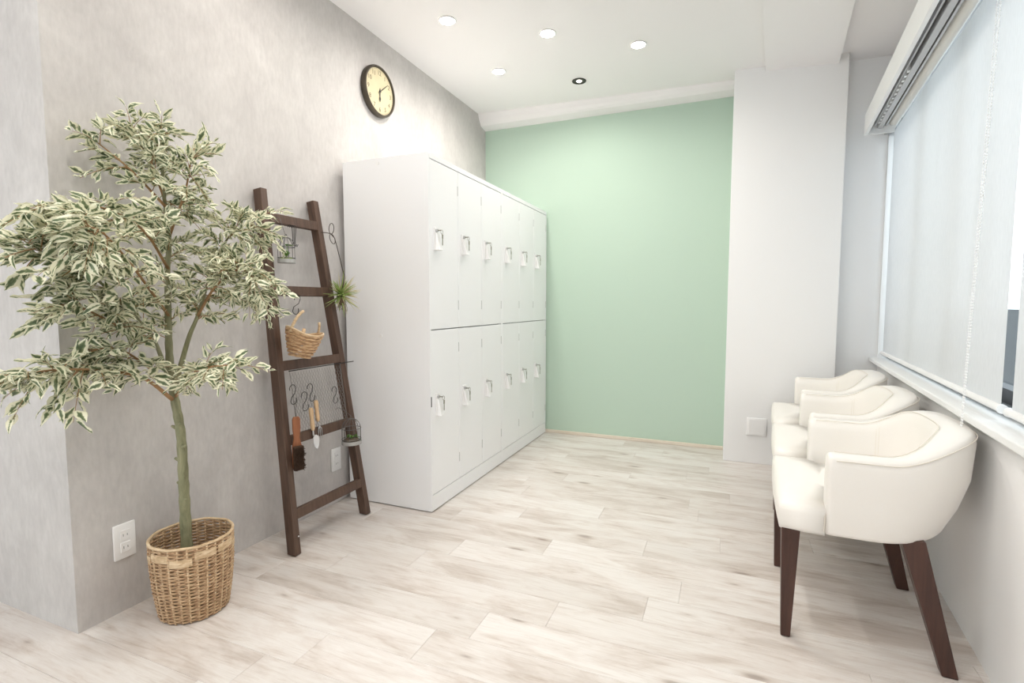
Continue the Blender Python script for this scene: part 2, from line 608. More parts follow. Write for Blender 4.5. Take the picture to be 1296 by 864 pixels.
struct(m.build('wall_back', M['green']))
m = MB(); m.box2((0.0, YB - 0.014, 0), (1.875, YB, 0.026))
struct(m.build('baseboard_back', M['trim_wood'], bevel=0.004))
# ceiling drops about 2 cm towards the window side
def cz(x):
    return CEIL - 0.0195 * x
m = MB()
m.loft([[(XL - 0.12, YN - 0.12, cz(0)), (0, YN - 0.12, cz(0)), (2.06, YN - 0.12, cz(2.06)), (2.06, YN - 0.12, CEIL + 0.12), (XL - 0.12, YN - 0.12, CEIL + 0.12)],
        [(XL - 0.12, YB + 0.12, cz(0)), (0, YB + 0.12, cz(0)), (2.06, YB + 0.12, cz(2.06)), (2.06, YB + 0.12, CEIL + 0.12), (XL - 0.12, YB + 0.12, CEIL + 0.12)]])
struct(m.build('ceiling', M['ceiling']))
# soffit over the green wall
m = MB()
m.loft([[(-0.0, YB, 2.452), (0.0, YB - 0.085, 2.468), (0.0, YB - 0.115, 2.505), (0, YB - 0.14, 2.56), (0, YB, 2.56)],
        [(1.88, YB, 2.452), (1.88, YB - 0.085, 2.468), (1.88, YB - 0.115, 2.49), (1.88, YB - 0.14, 2.56), (1.88, YB, 2.56)]])
struct(m.build('trim_1', M['ceiling']))
# beam along the window side, running skew with the window wall
m = MB()
def bx_at(y, x):
    return x + math.tan(WA) * (y - 3.65)
m.loft([[(bx_at(y, 2.052), y, 2.482), (bx_at(y, 2.443), y, 2.460), (bx_at(y, 2.443), y, 2.66), (bx_at(y, 2.052), y, 2.66)] for y in (YN, 3.66)])
struct(m.build('trim_2', M['ceiling']))
# recess ceiling by the window
m = MB()
m.loft([[(bx_at(y, 2.43), y, 2.512), (bx_at(y, 3.0), y, 2.512), (bx_at(y, 3.0), y, 2.64), (bx_at(y, 2.43), y, 2.64)] for y in (YN - 0.1, YB)])
struct(m.build('ceiling_recess', M['ceiling']))
# pillar
m = MB(); m.box2((1.875, 3.65, 0), (2.495, YB + 0.1, 2.62))
struct(m.build('wall_pillar', M['white_wall'], bevel=0.003))
m = MB(); m.box2((2.48, 3.78, 0), (3.05, YB + 0.1, 2.62))
struct(m.build('wall_recess', M['white_wall']))
# window wall: below, above, near the camera
SILL_Z, HEAD_Z = 0.69, 2.14
S_WIN0 = s_of_y(-0.25)
m = MB()
wbox(m, S_NEAR, S_END, 0, 0.16, 0, SILL_Z)
wbox(m, S_NEAR, S_END, 0, 0.16, HEAD_Z, 2.62)
wbox(m, S_NEAR, S_WIN0, 0, 0.16, SILL_Z, HEAD_Z)
struct(m.build('wall_right', M['white_wall']))

# ---- the window: sill, frame, mullions, panes
win = bpy.data.objects.new('window_1', None)
COL.objects.link(win); struct(win)
m = MB(); wbox(m, S_WIN0, S_END - 0.02, -0.045, 0.10, 0.689, 0.713)
m.build('window_sill', M['sill'], win, bevel=0.004)
m = MB()
wbox(m, S_WIN0, S_END - 0.02, 0.046, 0.125, 0.711, 0.738)
wbox(m, S_WIN0, S_END - 0.02, 0.085, 0.125, HEAD_Z - 0.04, HEAD_Z)
wbox(m, S_END - 0.06, S_END - 0.02, 0.085, 0.125, 0.711, HEAD_Z)
m.build('window_frame', M['alu'], win, bevel=0.002)
m = MB(); wbox(m, S_WIN0, S_END - 0.06, 0.075, 0.118, 0.738, 0.782)
m.build('sash_rail', M['sash_dark'], win)
mull = [s_of_y(y) for y in (3.05, 2.45, 1.25, 0.4)]
for s in mull:
    m = MB(); wbox(m, s - 0.022, s + 0.022, 0.080, 0.125, 0.712, HEAD_Z - 0.02)
    m.build('mullion', M['alu'], win, bevel=0.002)
edges = [S_END - 0.06] + mull + [S_WIN0]
for a, b_ in zip(edges, edges[1:]):
    m = MB(); wbox(m, b_ + 0.02, a - 0.02, 0.103, 0.107, 0.78, HEAD_Z - 0.035)
    m.build('pane', M['glass'], win)
m = MB(); wbox(m, S_END - 0.025, S_END - 0.005, 0.0, 0.085, 0.70, HEAD_Z)
m.build('window_jamb', M['sill'], win)
m = MB(); wbox(m, S_END - 0.035, S_END - 0.022, -0.004, 0.045, 0.711, 2.04)
m.build('jamb_trim', M['sill'], win)

# ---- valance box with a curtain track
val = thing('valance', 'long white valance box above the window blinds, hiding the curtain track', 'valance')
VS1 = s_of_y(3.62)
VO = -0.145
m = MB(); wbox(m, S_WIN0 - 0.1, VS1, VO, VO + 0.018, 2.020, 2.138)
m.build('front_board', M['sill'], val, bevel=0.002)
m = MB(); wbox(m, S_WIN0 - 0.1, VS1, VO + 0.018, -0.001, 2.124, 2.138)
m.build('top_board', M['sill'], val)
m = MB(); wbox(m, VS1 - 0.016, VS1, VO + 0.018, -0.001, 2.020, 2.124)
m.build('end_board', M['sill'], val)
m = MB()
wbox(m, S_WIN0 - 0.05, VS1 - 0.03, -0.100, -0.092, 2.06, 2.124)
wbox(m, S_WIN0 - 0.05, VS1 - 0.03, -0.084, -0.060, 2.045, 2.124)
wbox(m, S_WIN0 - 0.05, VS1 - 0.03, -0.050, -0.040, 2.052, 2.124)
m.build('curtain_track', M['track'], val, bevel=0.001)
for i in range(14):
    s = VS1 - 0.12 - 0.055 * i
    m = MB(); wbox(m, s - 0.012, s + 0.012, -0.0935, -0.0835, 2.048, 2.075)
    m.build('runner', M['plastic'], val)

# ---- roller blinds
def blind(name, label, s0, s1, zb):
    t = thing(name, label, 'blind', wp((s0 + s1) / 2, 0, 0), (0, 0, 0), 'roller blinds')
    inv = Matrix.Translation(-Vector(t.location))
    def put(mb):
        bmesh.ops.transform(mb.bm, matrix=inv, verts=mb.bm.verts[:])
        return mb
    m = MB()
    n = 30
    rows = [zb + 0.01, 0.9, 1.2, 1.5, 1.8, 2.055]
    for off in (0.0, 0.0009):
        pass
    grid = [[m.bm.verts.new(wp(s0 + (s1 - s0) * i / n, 0.017 + 0.0016 * math.sin(i * 1.3) * (2.05 - z), z)) for i in range(n + 1)] for z in rows]
    for a, b_ in zip(grid, grid[1:]):
        for i in range(n):
            m.bm.faces.new((a[i], a[i + 1], b_[i + 1], b_[i]))
    put(m).build('blind_fabric', M['blind'], t, smooth=True)
    m = MB()
    m.tube([wp(s0 - 0.004, 0.017, zb), wp(s1 + 0.004, 0.017, zb)], 0.011, 12)
    put(m).build('bottom_bar', M['plastic'], t, smooth=True, angle=40)
    m = MB()
    m.tube([wp(s0 - 0.012, 0.017, zb), wp(s0 - 0.004, 0.017, zb)], 0.0135, 14)
    put(m).build('end_cap', M['plastic'], t, smooth=True, angle=40)
    m = MB()
    m.tube([wp(s1 + 0.004, 0.017, zb), wp(s1 + 0.010, 0.017, zb)], 0.0135, 14)
    put(m).build('end_cap', M['plastic'], t, smooth=True, angle=40)
    m = MB()
    m.tube([wp(s0 - 0.006, -0.006, 2.08), wp(s1 + 0.006, -0.006, 2.08)], 0.026, 20)
    put(m).build('roller_tube', M['cream_tube'], t, smooth=True, angle=40)
    for s in (s0 - 0.012, s1 + 0.012):
        m = MB(); wbox(m, s - 0.003, s + 0.003, -0.03, 0.03, 2.045, 2.122)
        put(m).build('bracket', M['steel'], t)
    return t
B1 = blind('roller_blind', 'white translucent roller blind nearest the pillar with bead chain at its right edge', s_of_y(1.875), s_of_y(3.735), 0.745)
B2 = blind('roller_blind', 'white translucent roller blind at the right edge of the photo', s_of_y(-0.15), s_of_y(1.805), 0.745)
# bead chain of the first blind, drawn by the roller and hanging down in front of the sill
m = MB()
inv = Matrix.Translation(-Vector(B1.location))
sA, sB = s_of_y(1.90), s_of_y(1.865)
def chain_pts(s_top, s_bot):
    pts = []
    for i in range(41):
        t = i / 40
        pts.append(wp(s_top + (s_bot - s_top) * t, -0.032 - 0.03 * t, 2.07 - 1.50 * t))
    return pts
cA, cB = chain_pts(s_of_y(1.90), s_of_y(1.90)), chain_pts(s_of_y(1.93), s_of_y(1.91))
bend = [wp(s_of_y(1.90 + 0.005 * i), -0.062, 0.57 - 0.012 * math.sin(math.pi * i / 4)) for i in range(1, 4)]
m.tube(cA + bend[:2] + list(reversed(cB)), 0.0008, 4)
for pts in (cA, cB):
    L = (pts[-1] - pts[0]).length
    nb = int(L / 0.0085)
    for i in range(nb):
        p = pts[0].lerp(pts[-1], i / nb)
        bmesh.ops.create_icosphere(m.bm, subdivisions=1, radius=0.0027, matrix=Matrix.Translation(p))
bmesh.ops.transform(m.bm, matrix=inv, verts=m.bm.verts[:])
m.build('bead_chain', M['plastic'], B1, smooth=True, kind='stuff')

# ---------------------------------------------------------------- outside the window
m = MB(); m.box(wp(0, 1.0, 0.47), (14, 0.15, 1.06), WROT)
o = m.build('parapet', M['parapet'])
tag(o, 'dark low wall outside, seen through the gap between the blinds', 'wall')
bt = thing('neighbouring_building', 'pale blue building across the street in the slit between the blinds', 'building', wp(0, 7.0, 0))
m = MB(); m.box(WROT @ Vector((0, 0, 1.5)), (22, 0.6, 4.2), WROT)
m.build('facade', M['facade'], bt)
for i in range(10):
    for j in range(2):
        m = MB(); m.box(WROT @ Vector((-9 + 2.0 * i, -0.31, 1.35 + 1.3 * j)), (1.1, 0.06, 0.55), WROT)
        m.build('window', M['facade_glass'], bt)

# ---------------------------------------------------------------- lockers
LX0, LX1 = 0.032, 0.540
def locker_unit(name, label, y0):
    w = 0.875
    t = thing(name, label, 'locker', (0, y0, 0), (0, 0, 0), 'white steel locker units')
    m = MB()
    m.box2((LX0, 0, 0.006), (0.520, w, 1.763))
    m.box2((0.519, 0, 0.006), (LX1, 0.012, 1.763))
    m.box2((0.519, w - 0.012, 0.006), (LX1, w, 1.763))
    m.box2((0.519, 0.012, 0.006), (LX1, w - 0.012, 0.085))
    m.box2((0.519, 0.012, 1.738), (LX1, w - 0.012, 1.763))
    m.build('body', M['locker'], t, bevel=0.0015)
    m = MB()
    m.box2((LX0 + 0.01, 0.01, 0), (0.528, w - 0.01, 0.006))
    m.build('base_plinth', M['locker_dark'], t)
    m = MB()
    m.box2((0.5198, 0.012, 0.085), (0.5212, w - 0.012, 1.738))
    m.build('door_reveal', M['locker_dark'], t)
    dw = (w - 0.024) / 3
    first = None
    for row, (za, zb, zh) in enumerate(((0.0875, 0.9115, 0.540), (0.9165, 1.7345, 1.360))):
        for c in range(3):
            ya = 0.012 + c * dw + 0.0012
            yb = 0.012 + (c + 1) * dw - 0.0012
            zm = (za + zb) / 2
            m = MB()
            m.box2((0.5222, ya - ya, za - zm), (0.5395, yb - ya, zb - zm), bev=0.0025)
            d = m.build('door', M['locker'], t)
            d.location = (0, ya, zm)
            hz = zh - zm
            hy = 0.052
            m = MB()
            m.box((0.5425, hy, hz), (0.007, 0.040, 0.112), None, 0.003)
            m.build('handle_plate', M['plastic'], d)
            m = MB()
            m.loft([[(0.546, hy - 0.014, hz + 0.030), (0.546, hy + 0.014, hz + 0.030), (0.552, hy + 0.014, hz + 0.030), (0.552, hy - 0.014, hz + 0.030)],
                    [(0.546, hy - 0.014, hz - 0.035), (0.546, hy + 0.014, hz - 0.035), (0.566, hy + 0.014, hz - 0.035), (0.566, hy - 0.014, hz - 0.035)],
                    [(0.546, hy - 0.017, hz - 0.056), (0.546, hy + 0.017, hz - 0.056), (0.572, hy + 0.017, hz - 0.056), (0.572, hy - 0.017, hz - 0.056)]])
            m.build('handle', M['plastic'], d, bevel=0.003)
            m = MB()
            m.tube([(0.545, hy - 0.006, hz + 0.040), (0.556, hy - 0.006, hz + 0.040)], 0.0075, 12)
            m.build('lock', M['steel'], d, smooth=True, angle=40)
            m = MB()
            m.tube([(0.556, hy - 0.006, hz + 0.040), (0.574, hy - 0.006, hz + 0.040)], 0.003, 6)
            ring = [(0.572, hy + 0.004 + 0.010 * math.sin(q), hz + 0.033 + 0.010 * math.cos(q)) for q in [2 * math.pi * i / 12 for i in range(12)]]
            m.tube(ring, 0.0012, 5, loop=True)
            m.box((0.572, hy + 0.010, hz + 0.012), (0.003, 0.011, 0.020), None, 0.001)
            m.box((0.572, hy + 0.010, hz - 0.014), (0.002, 0.006, 0.034))
            m.build('key', M['brass'], d)
            for hzz in (zb - zm - 0.10, za - zm + 0.12):
                m = MB()
                m.tube([(0.5395, yb - ya - 0.003, hzz - 0.025), (0.5395, yb - ya - 0.003, hzz + 0.025)], 0.0026, 8)
                m.build('hinge', M['track'], d, smooth=True, angle=40)
    return t
la = locker_unit('locker_unit', 'white steel six-door locker unit beside the ladder, nearer of the pair', 2.150)
lb = locker_unit('locker_unit', 'white steel six-door locker unit against the green wall, farther of the pair', 3.0255)
for z in (1.738, 0.88):
    m = MB()
    m.tube([(0.25, -0.0002, z), (0.25, -0.0025, z)], 0.010, 16)
    m.build('plug', M['plastic'], la, smooth=True, angle=40)
m = MB(); m.box2((0.5395, 0.003, 0.535), (0.5415, 0.009, 0.585))
m.build('latch_slot', M['dark_plastic'], la)

# ---------------------------------------------------------------- ladder
LEAN = math.atan2(0.204, 1.525)
lad = thing('wooden_ladder', 'dark brown wooden decorative ladder leaning on the grey wall beside the lockers', 'ladder', (0.236, 1.785, 0), (0, -LEAN, 0))
LH = 1.541
def stile(sign, y0, y1):
    m = MB()
    wy, wx = 0.034, 0.044
    rings = []
    for z, y, k in ((0.004, y0, 1), (LH, y1, 1)):
        rings.append([(-wx / 2, y - wy / 2, z), (wx / 2, y - wy / 2, z), (wx / 2, y + wy / 2, z), (-wx / 2, y + wy / 2, z)])
    # foot is cut level with the floor
    for p in range(4):
        x, y, z = rings[0][p]
        rings[0][p] = (x, y, 0.004 - x * math.tan(LEAN))
    m.loft(rings)
    return m.build('stile', M['walnut'], lad, bevel=0.003)
SL = (-0.223, -0.150)
SR = (0.232, 0.148)
stile(-1, *SL); stile(1, *SR)
def sy(pair, z):
    return pair[0] + (pair[1] - pair[0]) * z / LH
for z in (1.405 / 0.9896, 1.095 / 0.9896, 0.778 / 0.9896, 0.467 / 0.9896, 0.163 / 0.9896):
    m = MB()
    a, b_ = sy(SL, z) + 0.0165, sy(SR, z) - 0.0165
    m.box2((-0.002, a, z - 0.021), (0.0215, b_, z + 0.021))
    m.build('rung', M['walnut'], lad, bevel=0.0025)
m = MB(); m.tube([(0.0225, SL[0] + 0.012, 0.075), (0.0245, SL[0] + 0.012, 0.075)], 0.003, 8)
m.build('screw', M['plastic'], lad)
def lean_x(z, off=0.0):
    """x of the ladder's front face at height z, plus an offset"""
    return 0.236 - z * math.tan(LEAN) + 0.023 / math.cos(LEAN) + off

# ---- wire mesh panel hung between two rungs
wm = thing('wire_mesh_panel', 'grey chicken wire panel hung on a rod between two ladder rungs', 'mesh panel', (lean_x(0.745, -0.003), 1.80, 0.745), (0, -LEAN, 0))
MW0, MW1, MH = -0.155, 0.155, 0.275
m = MB()
m.tube([(0.006, -0.165, 0.012), (0.006, 0.245, 0.012)], 0.0022, 8)
m.build('rod', M['wire'], wm, smooth=True)
cw, chh = 0.0080, 0.0135
ncol = int((MW1 - MW0) / cw)
nrow = int(MH / chh)
m = MB()
for c in range(ncol + 1):
    pts = []
    yb = MW0 + c * cw
    sgn = 1 if c % 2 else -1
    for r in range(nrow * 2 + 1):
        z = -r * chh / 2
        ph = r % 4
        pts.append((0.0012 * (1 if ph < 2 else -1), yb + sgn * (cw / 2 - 0.0008) * (1 if ph in (0, 1) else -1), z + (0.0025 if ph in (0, 2) else -0.0025)))
    m.tube(pts, 0.0006, 4)
m.tube([(0, MW0, 0.01), (0, MW0, -MH)], 0.0012, 6)
m.tube([(0, MW1, 0.01), (0, MW1, -MH)], 0.0012, 6)
m.tube([(0, MW0, -MH), (0, MW1, -MH)], 0.0012, 6)
m.build('wire_netting', M['mesh_wire'], wm, kind='stuff')

# ---- S hooks
def s_hook(mb, top, h, w=0.012, dy=0.0, axis='y', r=0.0016):
    """an S hook whose upper eye wraps over 'top'; h is its height"""
    pts = []
    x0, y0, z0 = top
    ru, rl = h * 0.20, h * 0.20
    for i in range(9):
        q = R(200 - i * 25)
        pts.append((0, ru * math.cos(q), -ru + ru * math.sin(q)))
    pts += [(0, ru * 0.55 + dy * 0.3, -h * 0.45), (0, -rl * 0.6 + dy, -h * 0.62)]
    for i in range(9):
        q = R(190 + i * 25)
        pts.append((0, dy + rl * math.cos(q), -h + rl + rl * math.sin(q)))
    out = []
    for a, b_, c in pts:
        out.append((x0 + (b_ if axis == 'x' else 0), y0 + (b_ if axis == 'y' else 0), z0 + c))
    mb.tube(out, r, 6)
def hook_thing(label, top, h, dy=0.0, axis='y'):
    t = MB()
    s_hook(t, (0, 0, 0), h, dy=dy, axis=axis)
    o = t.build('hook', M['wire'], smooth=True)
    o.location = top
    return tag(o, label, 'hook', 'black S hooks on the ladder')

hook_thing('black wire S hook carrying the small wicker basket under the second rung', (lean_x(1.075, 0.012), 1.728, 1.082), 0.085, -0.012)
hook_thing('black S hook on the wire mesh carrying the garden trowel', (lean_x(0.66, 0.006), 1.700, 0.660), 0.085, 0.006)
hook_thing('black S hook on the wire mesh carrying the garden fork', (lean_x(0.68, 0.006), 1.738, 0.690), 0.08, 0.012)
hook_thing('empty black S hook at the right side of the wire mesh', (lean_x(0.65, 0.006), 1.885, 0.655), 0.080, 0.008)
hook_thing('thin black hook at the left side of the wire mesh above the brush', (lean_x(0.68, 0.006), 1.640, 0.700), 0.085, 0.004)
# the bunch of spare hooks on the top rung
for k in range(3):
    t = MB()
    y = 1.748 + 0.011 * k
    t.tube([(-0.012, -0.002, -0.004), (-0.009, -0.001, 0.004), (0, 0, 0.006), (0.009, 0.0, 0.003), (0.012, 0, -0.006), (0.010, 0.004 - 0.004 * k, -0.05), (0.006, 0.008 - 0.004 * k, -0.082), (0.009, 0.014 - 0.004 * k, -0.088), (0.014, 0.016 - 0.004 * k, -0.078)], 0.0016, 6)
    o = t.build('hook', M['wire'], smooth=True)
    o.location = (lean_x(1.39, 0.004), y, 1.385)
    tag(o, 'spare black wire hook bunched on the top rung beside the birdcage', 'hook', 'spare hooks on the top rung')

# ---- birdcage planters
def leafy(mb, c, n, l, w, seed, up=0.7):
    q = random.Random(seed)
    for i in range(n):
        a = 2 * math.pi * i / n + q.uniform(-0.3, 0.3)
        e = q.uniform(0.2, 1.1) * up
        d = Vector((math.cos(a) * math.cos(e), math.sin(a) * math.cos(e), math.sin(e)))
        side = d.cross(Vector((0, 0, 1))).normalized()
        ll = l * q.uniform(0.7, 1.15)
        rows = []
        for t, k in ((0, 0.25), (0.3, 0.9), (0.6, 1.0), (0.85, 0.55), (1.0, 0.05)):
            p = Vector(c) + d * ll * t - Vector((0, 0, 1)) * ll * 0.3 * t * t
            rows.append([p - side * w * k + Vector((0, 0, w * 0.3 * k)), p, p + side * w * k + Vector((0, 0, w * 0.3 * k))])
        mb.loft(rows, closed=False, caps=False)
def birdcage(name, label, loc, r, h, kind, rotz=0.0):
    t = thing(name, label, 'planter', loc, (0, 0, rotz), 'birdcage planters on the ladder')
    m = MB()
    n = 12
    zt = h * 0.62
    for k in range(n):
        a = 2 * math.pi * k / n
        pts = [(r * math.cos(a), r * math.sin(a), z) for z in (0.0, zt * 0.5, zt)]
        for i in range(1, 6):
            q = R(90 * i / 5)
            pts.append((r * math.cos(q) * math.cos(a), r * math.cos(q) * math.sin(a), zt + (h - zt) * math.sin(q)))
        m.tube(pts, 0.0011, 5)
    m.build('cage_wire', M['grey_wire'], t)
    for z in (zt * 0.33, zt):
        m = MB()
        m.tube([((r + 0.001) * math.cos(2 * math.pi * i / 24), (r + 0.001) * math.sin(2 * math.pi * i / 24), z) for i in range(24)], 0.0015, 5, loop=True)
        m.build('hoop', M['grey_wire'], t)
    m = MB()
    m.lathe([(r * 0.96, 0), (r * 1.06, 0.001), (r * 1.06, 0.017), (r * 0.98, 0.018), (r * 0.98, 0.012), (0.001, 0.012)], 24)
    m.build('tray', M['zinc'], t, smooth=True, angle=30)
    m = MB()
    m.sphere((0, 0, 0.016), r * 0.86, 14, 8, (1, 1, 0.42))
    m.build('moss', M['moss'] if kind else M['soil'], t, smooth=True)
    m = MB()
    if kind:
        leafy(m, (0, 0.0, 0.028), 9, h * 0.36, 0.008, 3, 1.3)
        leafy(m, (0.004, 0.004, 0.07), 7, h * 0.26, 0.008, 5, 0.6)
        m.tube([(0, 0, 0.02), (0.003, 0.003, 0.075)], 0.0015, 5)
    else:
        for i, (x, y) in enumerate(((0.008, -0.012), (0.012, 0.012), (-0.012, 0.0))):
            leafy(m, (x, y, 0.030), 9, 0.022, 0.006, 11 + i, 1.2)
            leafy(m, (x, y, 0.034), 6, 0.015, 0.005, 21 + i, 1.6)
    m.build('succulent', M['green_leaf'], t)
    m = MB()
    ring = [(0.0, 0.006 * math.cos(q), h + 0.006 + 0.006 * math.sin(q)) for q in [2 * math.pi * i / 12 for i in range(12)]]
    m.tube(ring, 0.001, 5, loop=True)
    m.build('hanging_ring', M['grey_wire'], t)
    return t
c1 = birdcage('birdcage_planter', 'tiny wire birdcage planter with trailing green sprig hung from the top rung', (lean_x(1.27, 0.045), 1.668, 1.215), 0.034, 0.110, 1)
m = MB(); m.tube([(-0.055, 0.0, 0.184), (-0.045, 0, 0.196), (-0.030, 0, 0.190), (-0.020, 0, 0.16), (-0.004, 0, 0.122), (0.002, 0, 0.116), (0.004, 0.0, 0.122)], 0.0011, 6)
m.build('hanger', M['grey_wire'], c1, smooth=True)
c2 = birdcage('birdcage_planter', 'tiny wire birdcage planter with rosette succulents on the right stile below the mesh', (lean_x(0.43, 0.046), 1.915, 0.382), 0.043, 0.122, 0)
m = MB(); m.tube([(-0.066, -0.03, 0.165), (-0.052, -0.024, 0.174), (-0.03, -0.012, 0.16), (0.0, 0.0, 0.134)], 0.0011, 6)
m.build('hanger', M['grey_wire'], c2, smooth=True)

# ---- small wicker basket
bk = thing('hanging_basket', 'small tilted wicker basket hung by its handle under the second rung', 'basket', (lean_x(0.89, 0.055), 1.662, 0.815), (R(-12), R(6), 0))
def bowl_r(t):
    return 0.030 + 0.040 * (t ** 0.6)
m = MB()
nst, rows, hgt = 10, 8, 0.098
for r in range(rows):
    t = (r + 0.5) / rows
    rr = bowl_r(t)
    for k in range(nst):
        a0 = 2 * math.pi * (k + 0.5 * (r % 2)) / nst
        pts, rad = [], []
        for i in range(7):
            f = i / 6
            a = a0 + (2 * math.pi / nst) * (f * 1.25 - 0.125)
            bulge = 0.0045 * math.sin(math.pi * f) - 0.0035
            zz = t * hgt + 0.022 * t * math.cos(a - 1.2) ** 2 + 0.003 * (f - 0.5)
            pts.append(((rr + bulge) * math.cos(a), (rr + bulge) * math.sin(a) * 1.12, zz))
            rad.append(0.0042 + 0.0026 * math.sin(math.pi * f))
        m.tube(pts, rad, 6)
m.build('weave', M['rattan'], bk, smooth=True, kind='stuff')
m = MB()
m.lathe([(0.001, 0.002), (0.030, 0.002), (0.031, 0.008), (0.001, 0.008)], 20)
m.build('basket_bottom', M['rattan'], bk, smooth=True)
m = MB()
pts = []
for i in range(36):
    a = 2 * math.pi * i / 36
    pts.append((0.071 * math.cos(a), 0.071 * 1.12 * math.sin(a), hgt + 0.022 * math.cos(a - 1.2) ** 2))
m.tube(pts, 0.0042, 7, loop=True)
m.build('rim', M['wicker_light'], bk, smooth=True)
m = MB()
pts = []
for i in range(17):
    q = math.pi * i / 16
    pts.append((0.006 * math.sin(q * 3), -0.078 * math.cos(q) * 1.0, hgt + 0.005 + 0.098 * math.sin(q) ** 0.8))
m.tube(pts[:7], [0.006] * 7, 7)
for i in range(0, 12):
    u = 6 * i / 12
    k = int(u); f = u - k
    p = Vector(pts[k]).lerp(Vector(pts[k + 1]), f)
    m.sphere(p, 0.0072, 8, 5, (1, 1, 0.6))
m.build('handle', M['wicker_light'], bk, smooth=True)
m = MB(); m.tube(pts[13:], [0.0055] * 4, 7)
m.build('handle', M['wicker_light'], bk, smooth=True)
st = MB(); st.tube([(0, -0.004, -0.035), (0.0, 0, 0.0), (0.0, 0.010, 0.032)], [0.008, 0.0085, 0.007], 8)
o = st.build('wooden_peg', M['handle_wood'], smooth=True)
o.location = (lean_x(0.89, 0.062), 1.676, 0.905)
tag(o, 'pale wooden peg standing in the small hanging wicker basket', 'peg')

# ---- air plant on a cord
ap = thing('air_plant', 'spiky green air plant dangling from a dark cord tied to the right stile', 'plant', (lean_x(1.09, 0.040), 1.975, 1.085))
q = random.Random(9)
for mat, n, ya, spread in ((M['air_green'], 60, -0.9, 1.3), (M['air_pale'], 54, 1.0, 1.2)):
    m = MB()
    for i in range(n):
        d = Vector((q.gauss(0.35, 0.6), q.gauss(ya * 0.6, 0.75), q.gauss(0.35, 0.65)))
        d.normalize()
        l = q.uniform(0.065, 0.118)
        w = q.uniform(0.0034, 0.0056)
        bend = Vector((q.uniform(-.3, .3), q.uniform(-.3, .3), q.uniform(-0.55, 0.25)))
        pts = [d * l * t + bend * l * 0.45 * t * t for t in (0.04, 0.25, 0.5, 0.75, 1.0)]
        m.tube(pts, [w * 1.2, w, w * 0.8, w * 0.55, 0.0003], 5, flat=0.45)
    m.build('leaf_tuft', mat, ap, smooth=True, kind='stuff')
m = MB()
m.sphere((0, 0, -0.016), 0.022, 10, 7, (0.9, 1, 1.5))
for i in range(16):
    a = q.uniform(0, 6.28)
    pts = [Vector((0.008 * math.cos(a), 0.008 * math.sin(a), -0.025))]
    for k in range(4):
        pts.append(pts[-1] + Vector((q.uniform(-.008, .008), q.uniform(-.014, .008), q.uniform(-.018, -.004))))
    m.tube(pts, 0.0009, 4)
m.build('root_ball', M['root'], ap, smooth=True)
m = MB()
px = 0.02
m.tube([(px - 0.03, -0.045, 0.285), (px - 0.012, -0.042, 0.265), (px - 0.004, -0.028, 0.20), (px, 0.0, 0.10), (0.012, 0.0, 0.05), (0.0, 0.0, 0.01)], [0.0022, 0.002, 0.002, 0.0022, 0.005, 0.006], 6)
for sgn, dz in ((1, 0.05), (-0.9, -0.045)):
    loop = []
    for i in range(15):
        a = 2 * math.pi * i / 14
        loop.append((px - 0.03 + 0.004 * math.sin(a), -0.045 + 0.012 * math.sin(a) + 0.010 * (1 - math.cos(a)) * (0.3 if sgn > 0 else 0.8), 0.285 + dz * (1 - math.cos(a)) / 2))
    m.tube(loop, 0.0018, 6)
m.tube([(px - 0.03, -0.045, 0.285), (px - 0.036, -0.062, 0.288), (px - 0.060, -0.080, 0.290)], 0.002, 6)
m.build('cord', M['jute'], ap, smooth=True)

# ---- garden tools and brush
def tool_handle(mb, a, b_, r):
    a, b_ = Vector(a), Vector(b_)
    prof = ((0, 0.55), (0.05, 0.9), (0.2, 1.0), (0.5, 0.8), (0.75, 0.95), (0.93, 0.85), (1, 0.5))
    mb.tube([a.lerp(b_, t) for t, _ in prof], [r * k for _, k in prof], 10)
tr = thing('garden_trowel', 'hand trowel with pale wooden handle and steel blade hung on wire mesh', 'trowel', (lean_x(0.585, 0.020), 1.712, 0.584), (R(3), 0, 0))
m = MB(); tool_handle(m, (0, 0, 0.005), (0, 0.004, -0.098), 0.0105); m.build('handle', M['handle_wood'], tr, smooth=True)
m = MB(); m.tube([(0, 0.004, -0.096), (0, 0.005, -0.122)], 0.0035, 8)
rows = []
for t, w in ((0, 0.006), (0.15, 0.016), (0.5, 0.018), (0.8, 0.013), (1, 0.002)):
    z = -0.118 - 0.062 * t
    rows.append([(0.006 + 0.004 * t + (0.006 if abs(k) else 0) * 1.0, 0.006 + k * w, z) for k in (-1, 0, 1)] + [(0.004 + 0.004 * t + (0.006 if abs(k) else 0), 0.006 + k * w, z) for k in (1, 0, -1)])
m.loft(rows)
m.build('blade', plain('bright_steel', (0.75, 0.75, 0.76), 0.35, 0.5), tr, smooth=True, angle=50)
fk = thing('garden_fork', 'hand fork with pale wooden handle hung behind the trowel on mesh', 'garden fork', (lean_x(0.615, 0.015), 1.752, 0.615), (R(4), 0, 0))
m = MB(); tool_handle(m, (0, 0, 0.0), (0, 0.004, -0.098), 0.0100); m.build('handle', M['handle_wood'], fk, smooth=True)
m = MB(); m.tube([(0, 0.004, -0.096), (0.003, 0.006, -0.125)], 0.003, 8)
for k in (-1, 0, 1):
    m.tube([(0.003, 0.006, -0.120), (0.005, 0.006 + 0.010 * k, -0.132), (0.006, 0.006 + 0.011 * k, -0.178)], [0.0025, 0.0025, 0.001], 6)
m.build('tines', M['steel'], fk, smooth=True)
br = thing('hand_brush', 'dark bristle brush with red-brown wooden handle hung beside the left stile', 'brush', (lean_x(0.47, 0.020), 1.612, 0.572), (0, 0, R(-22)))
m = MB()
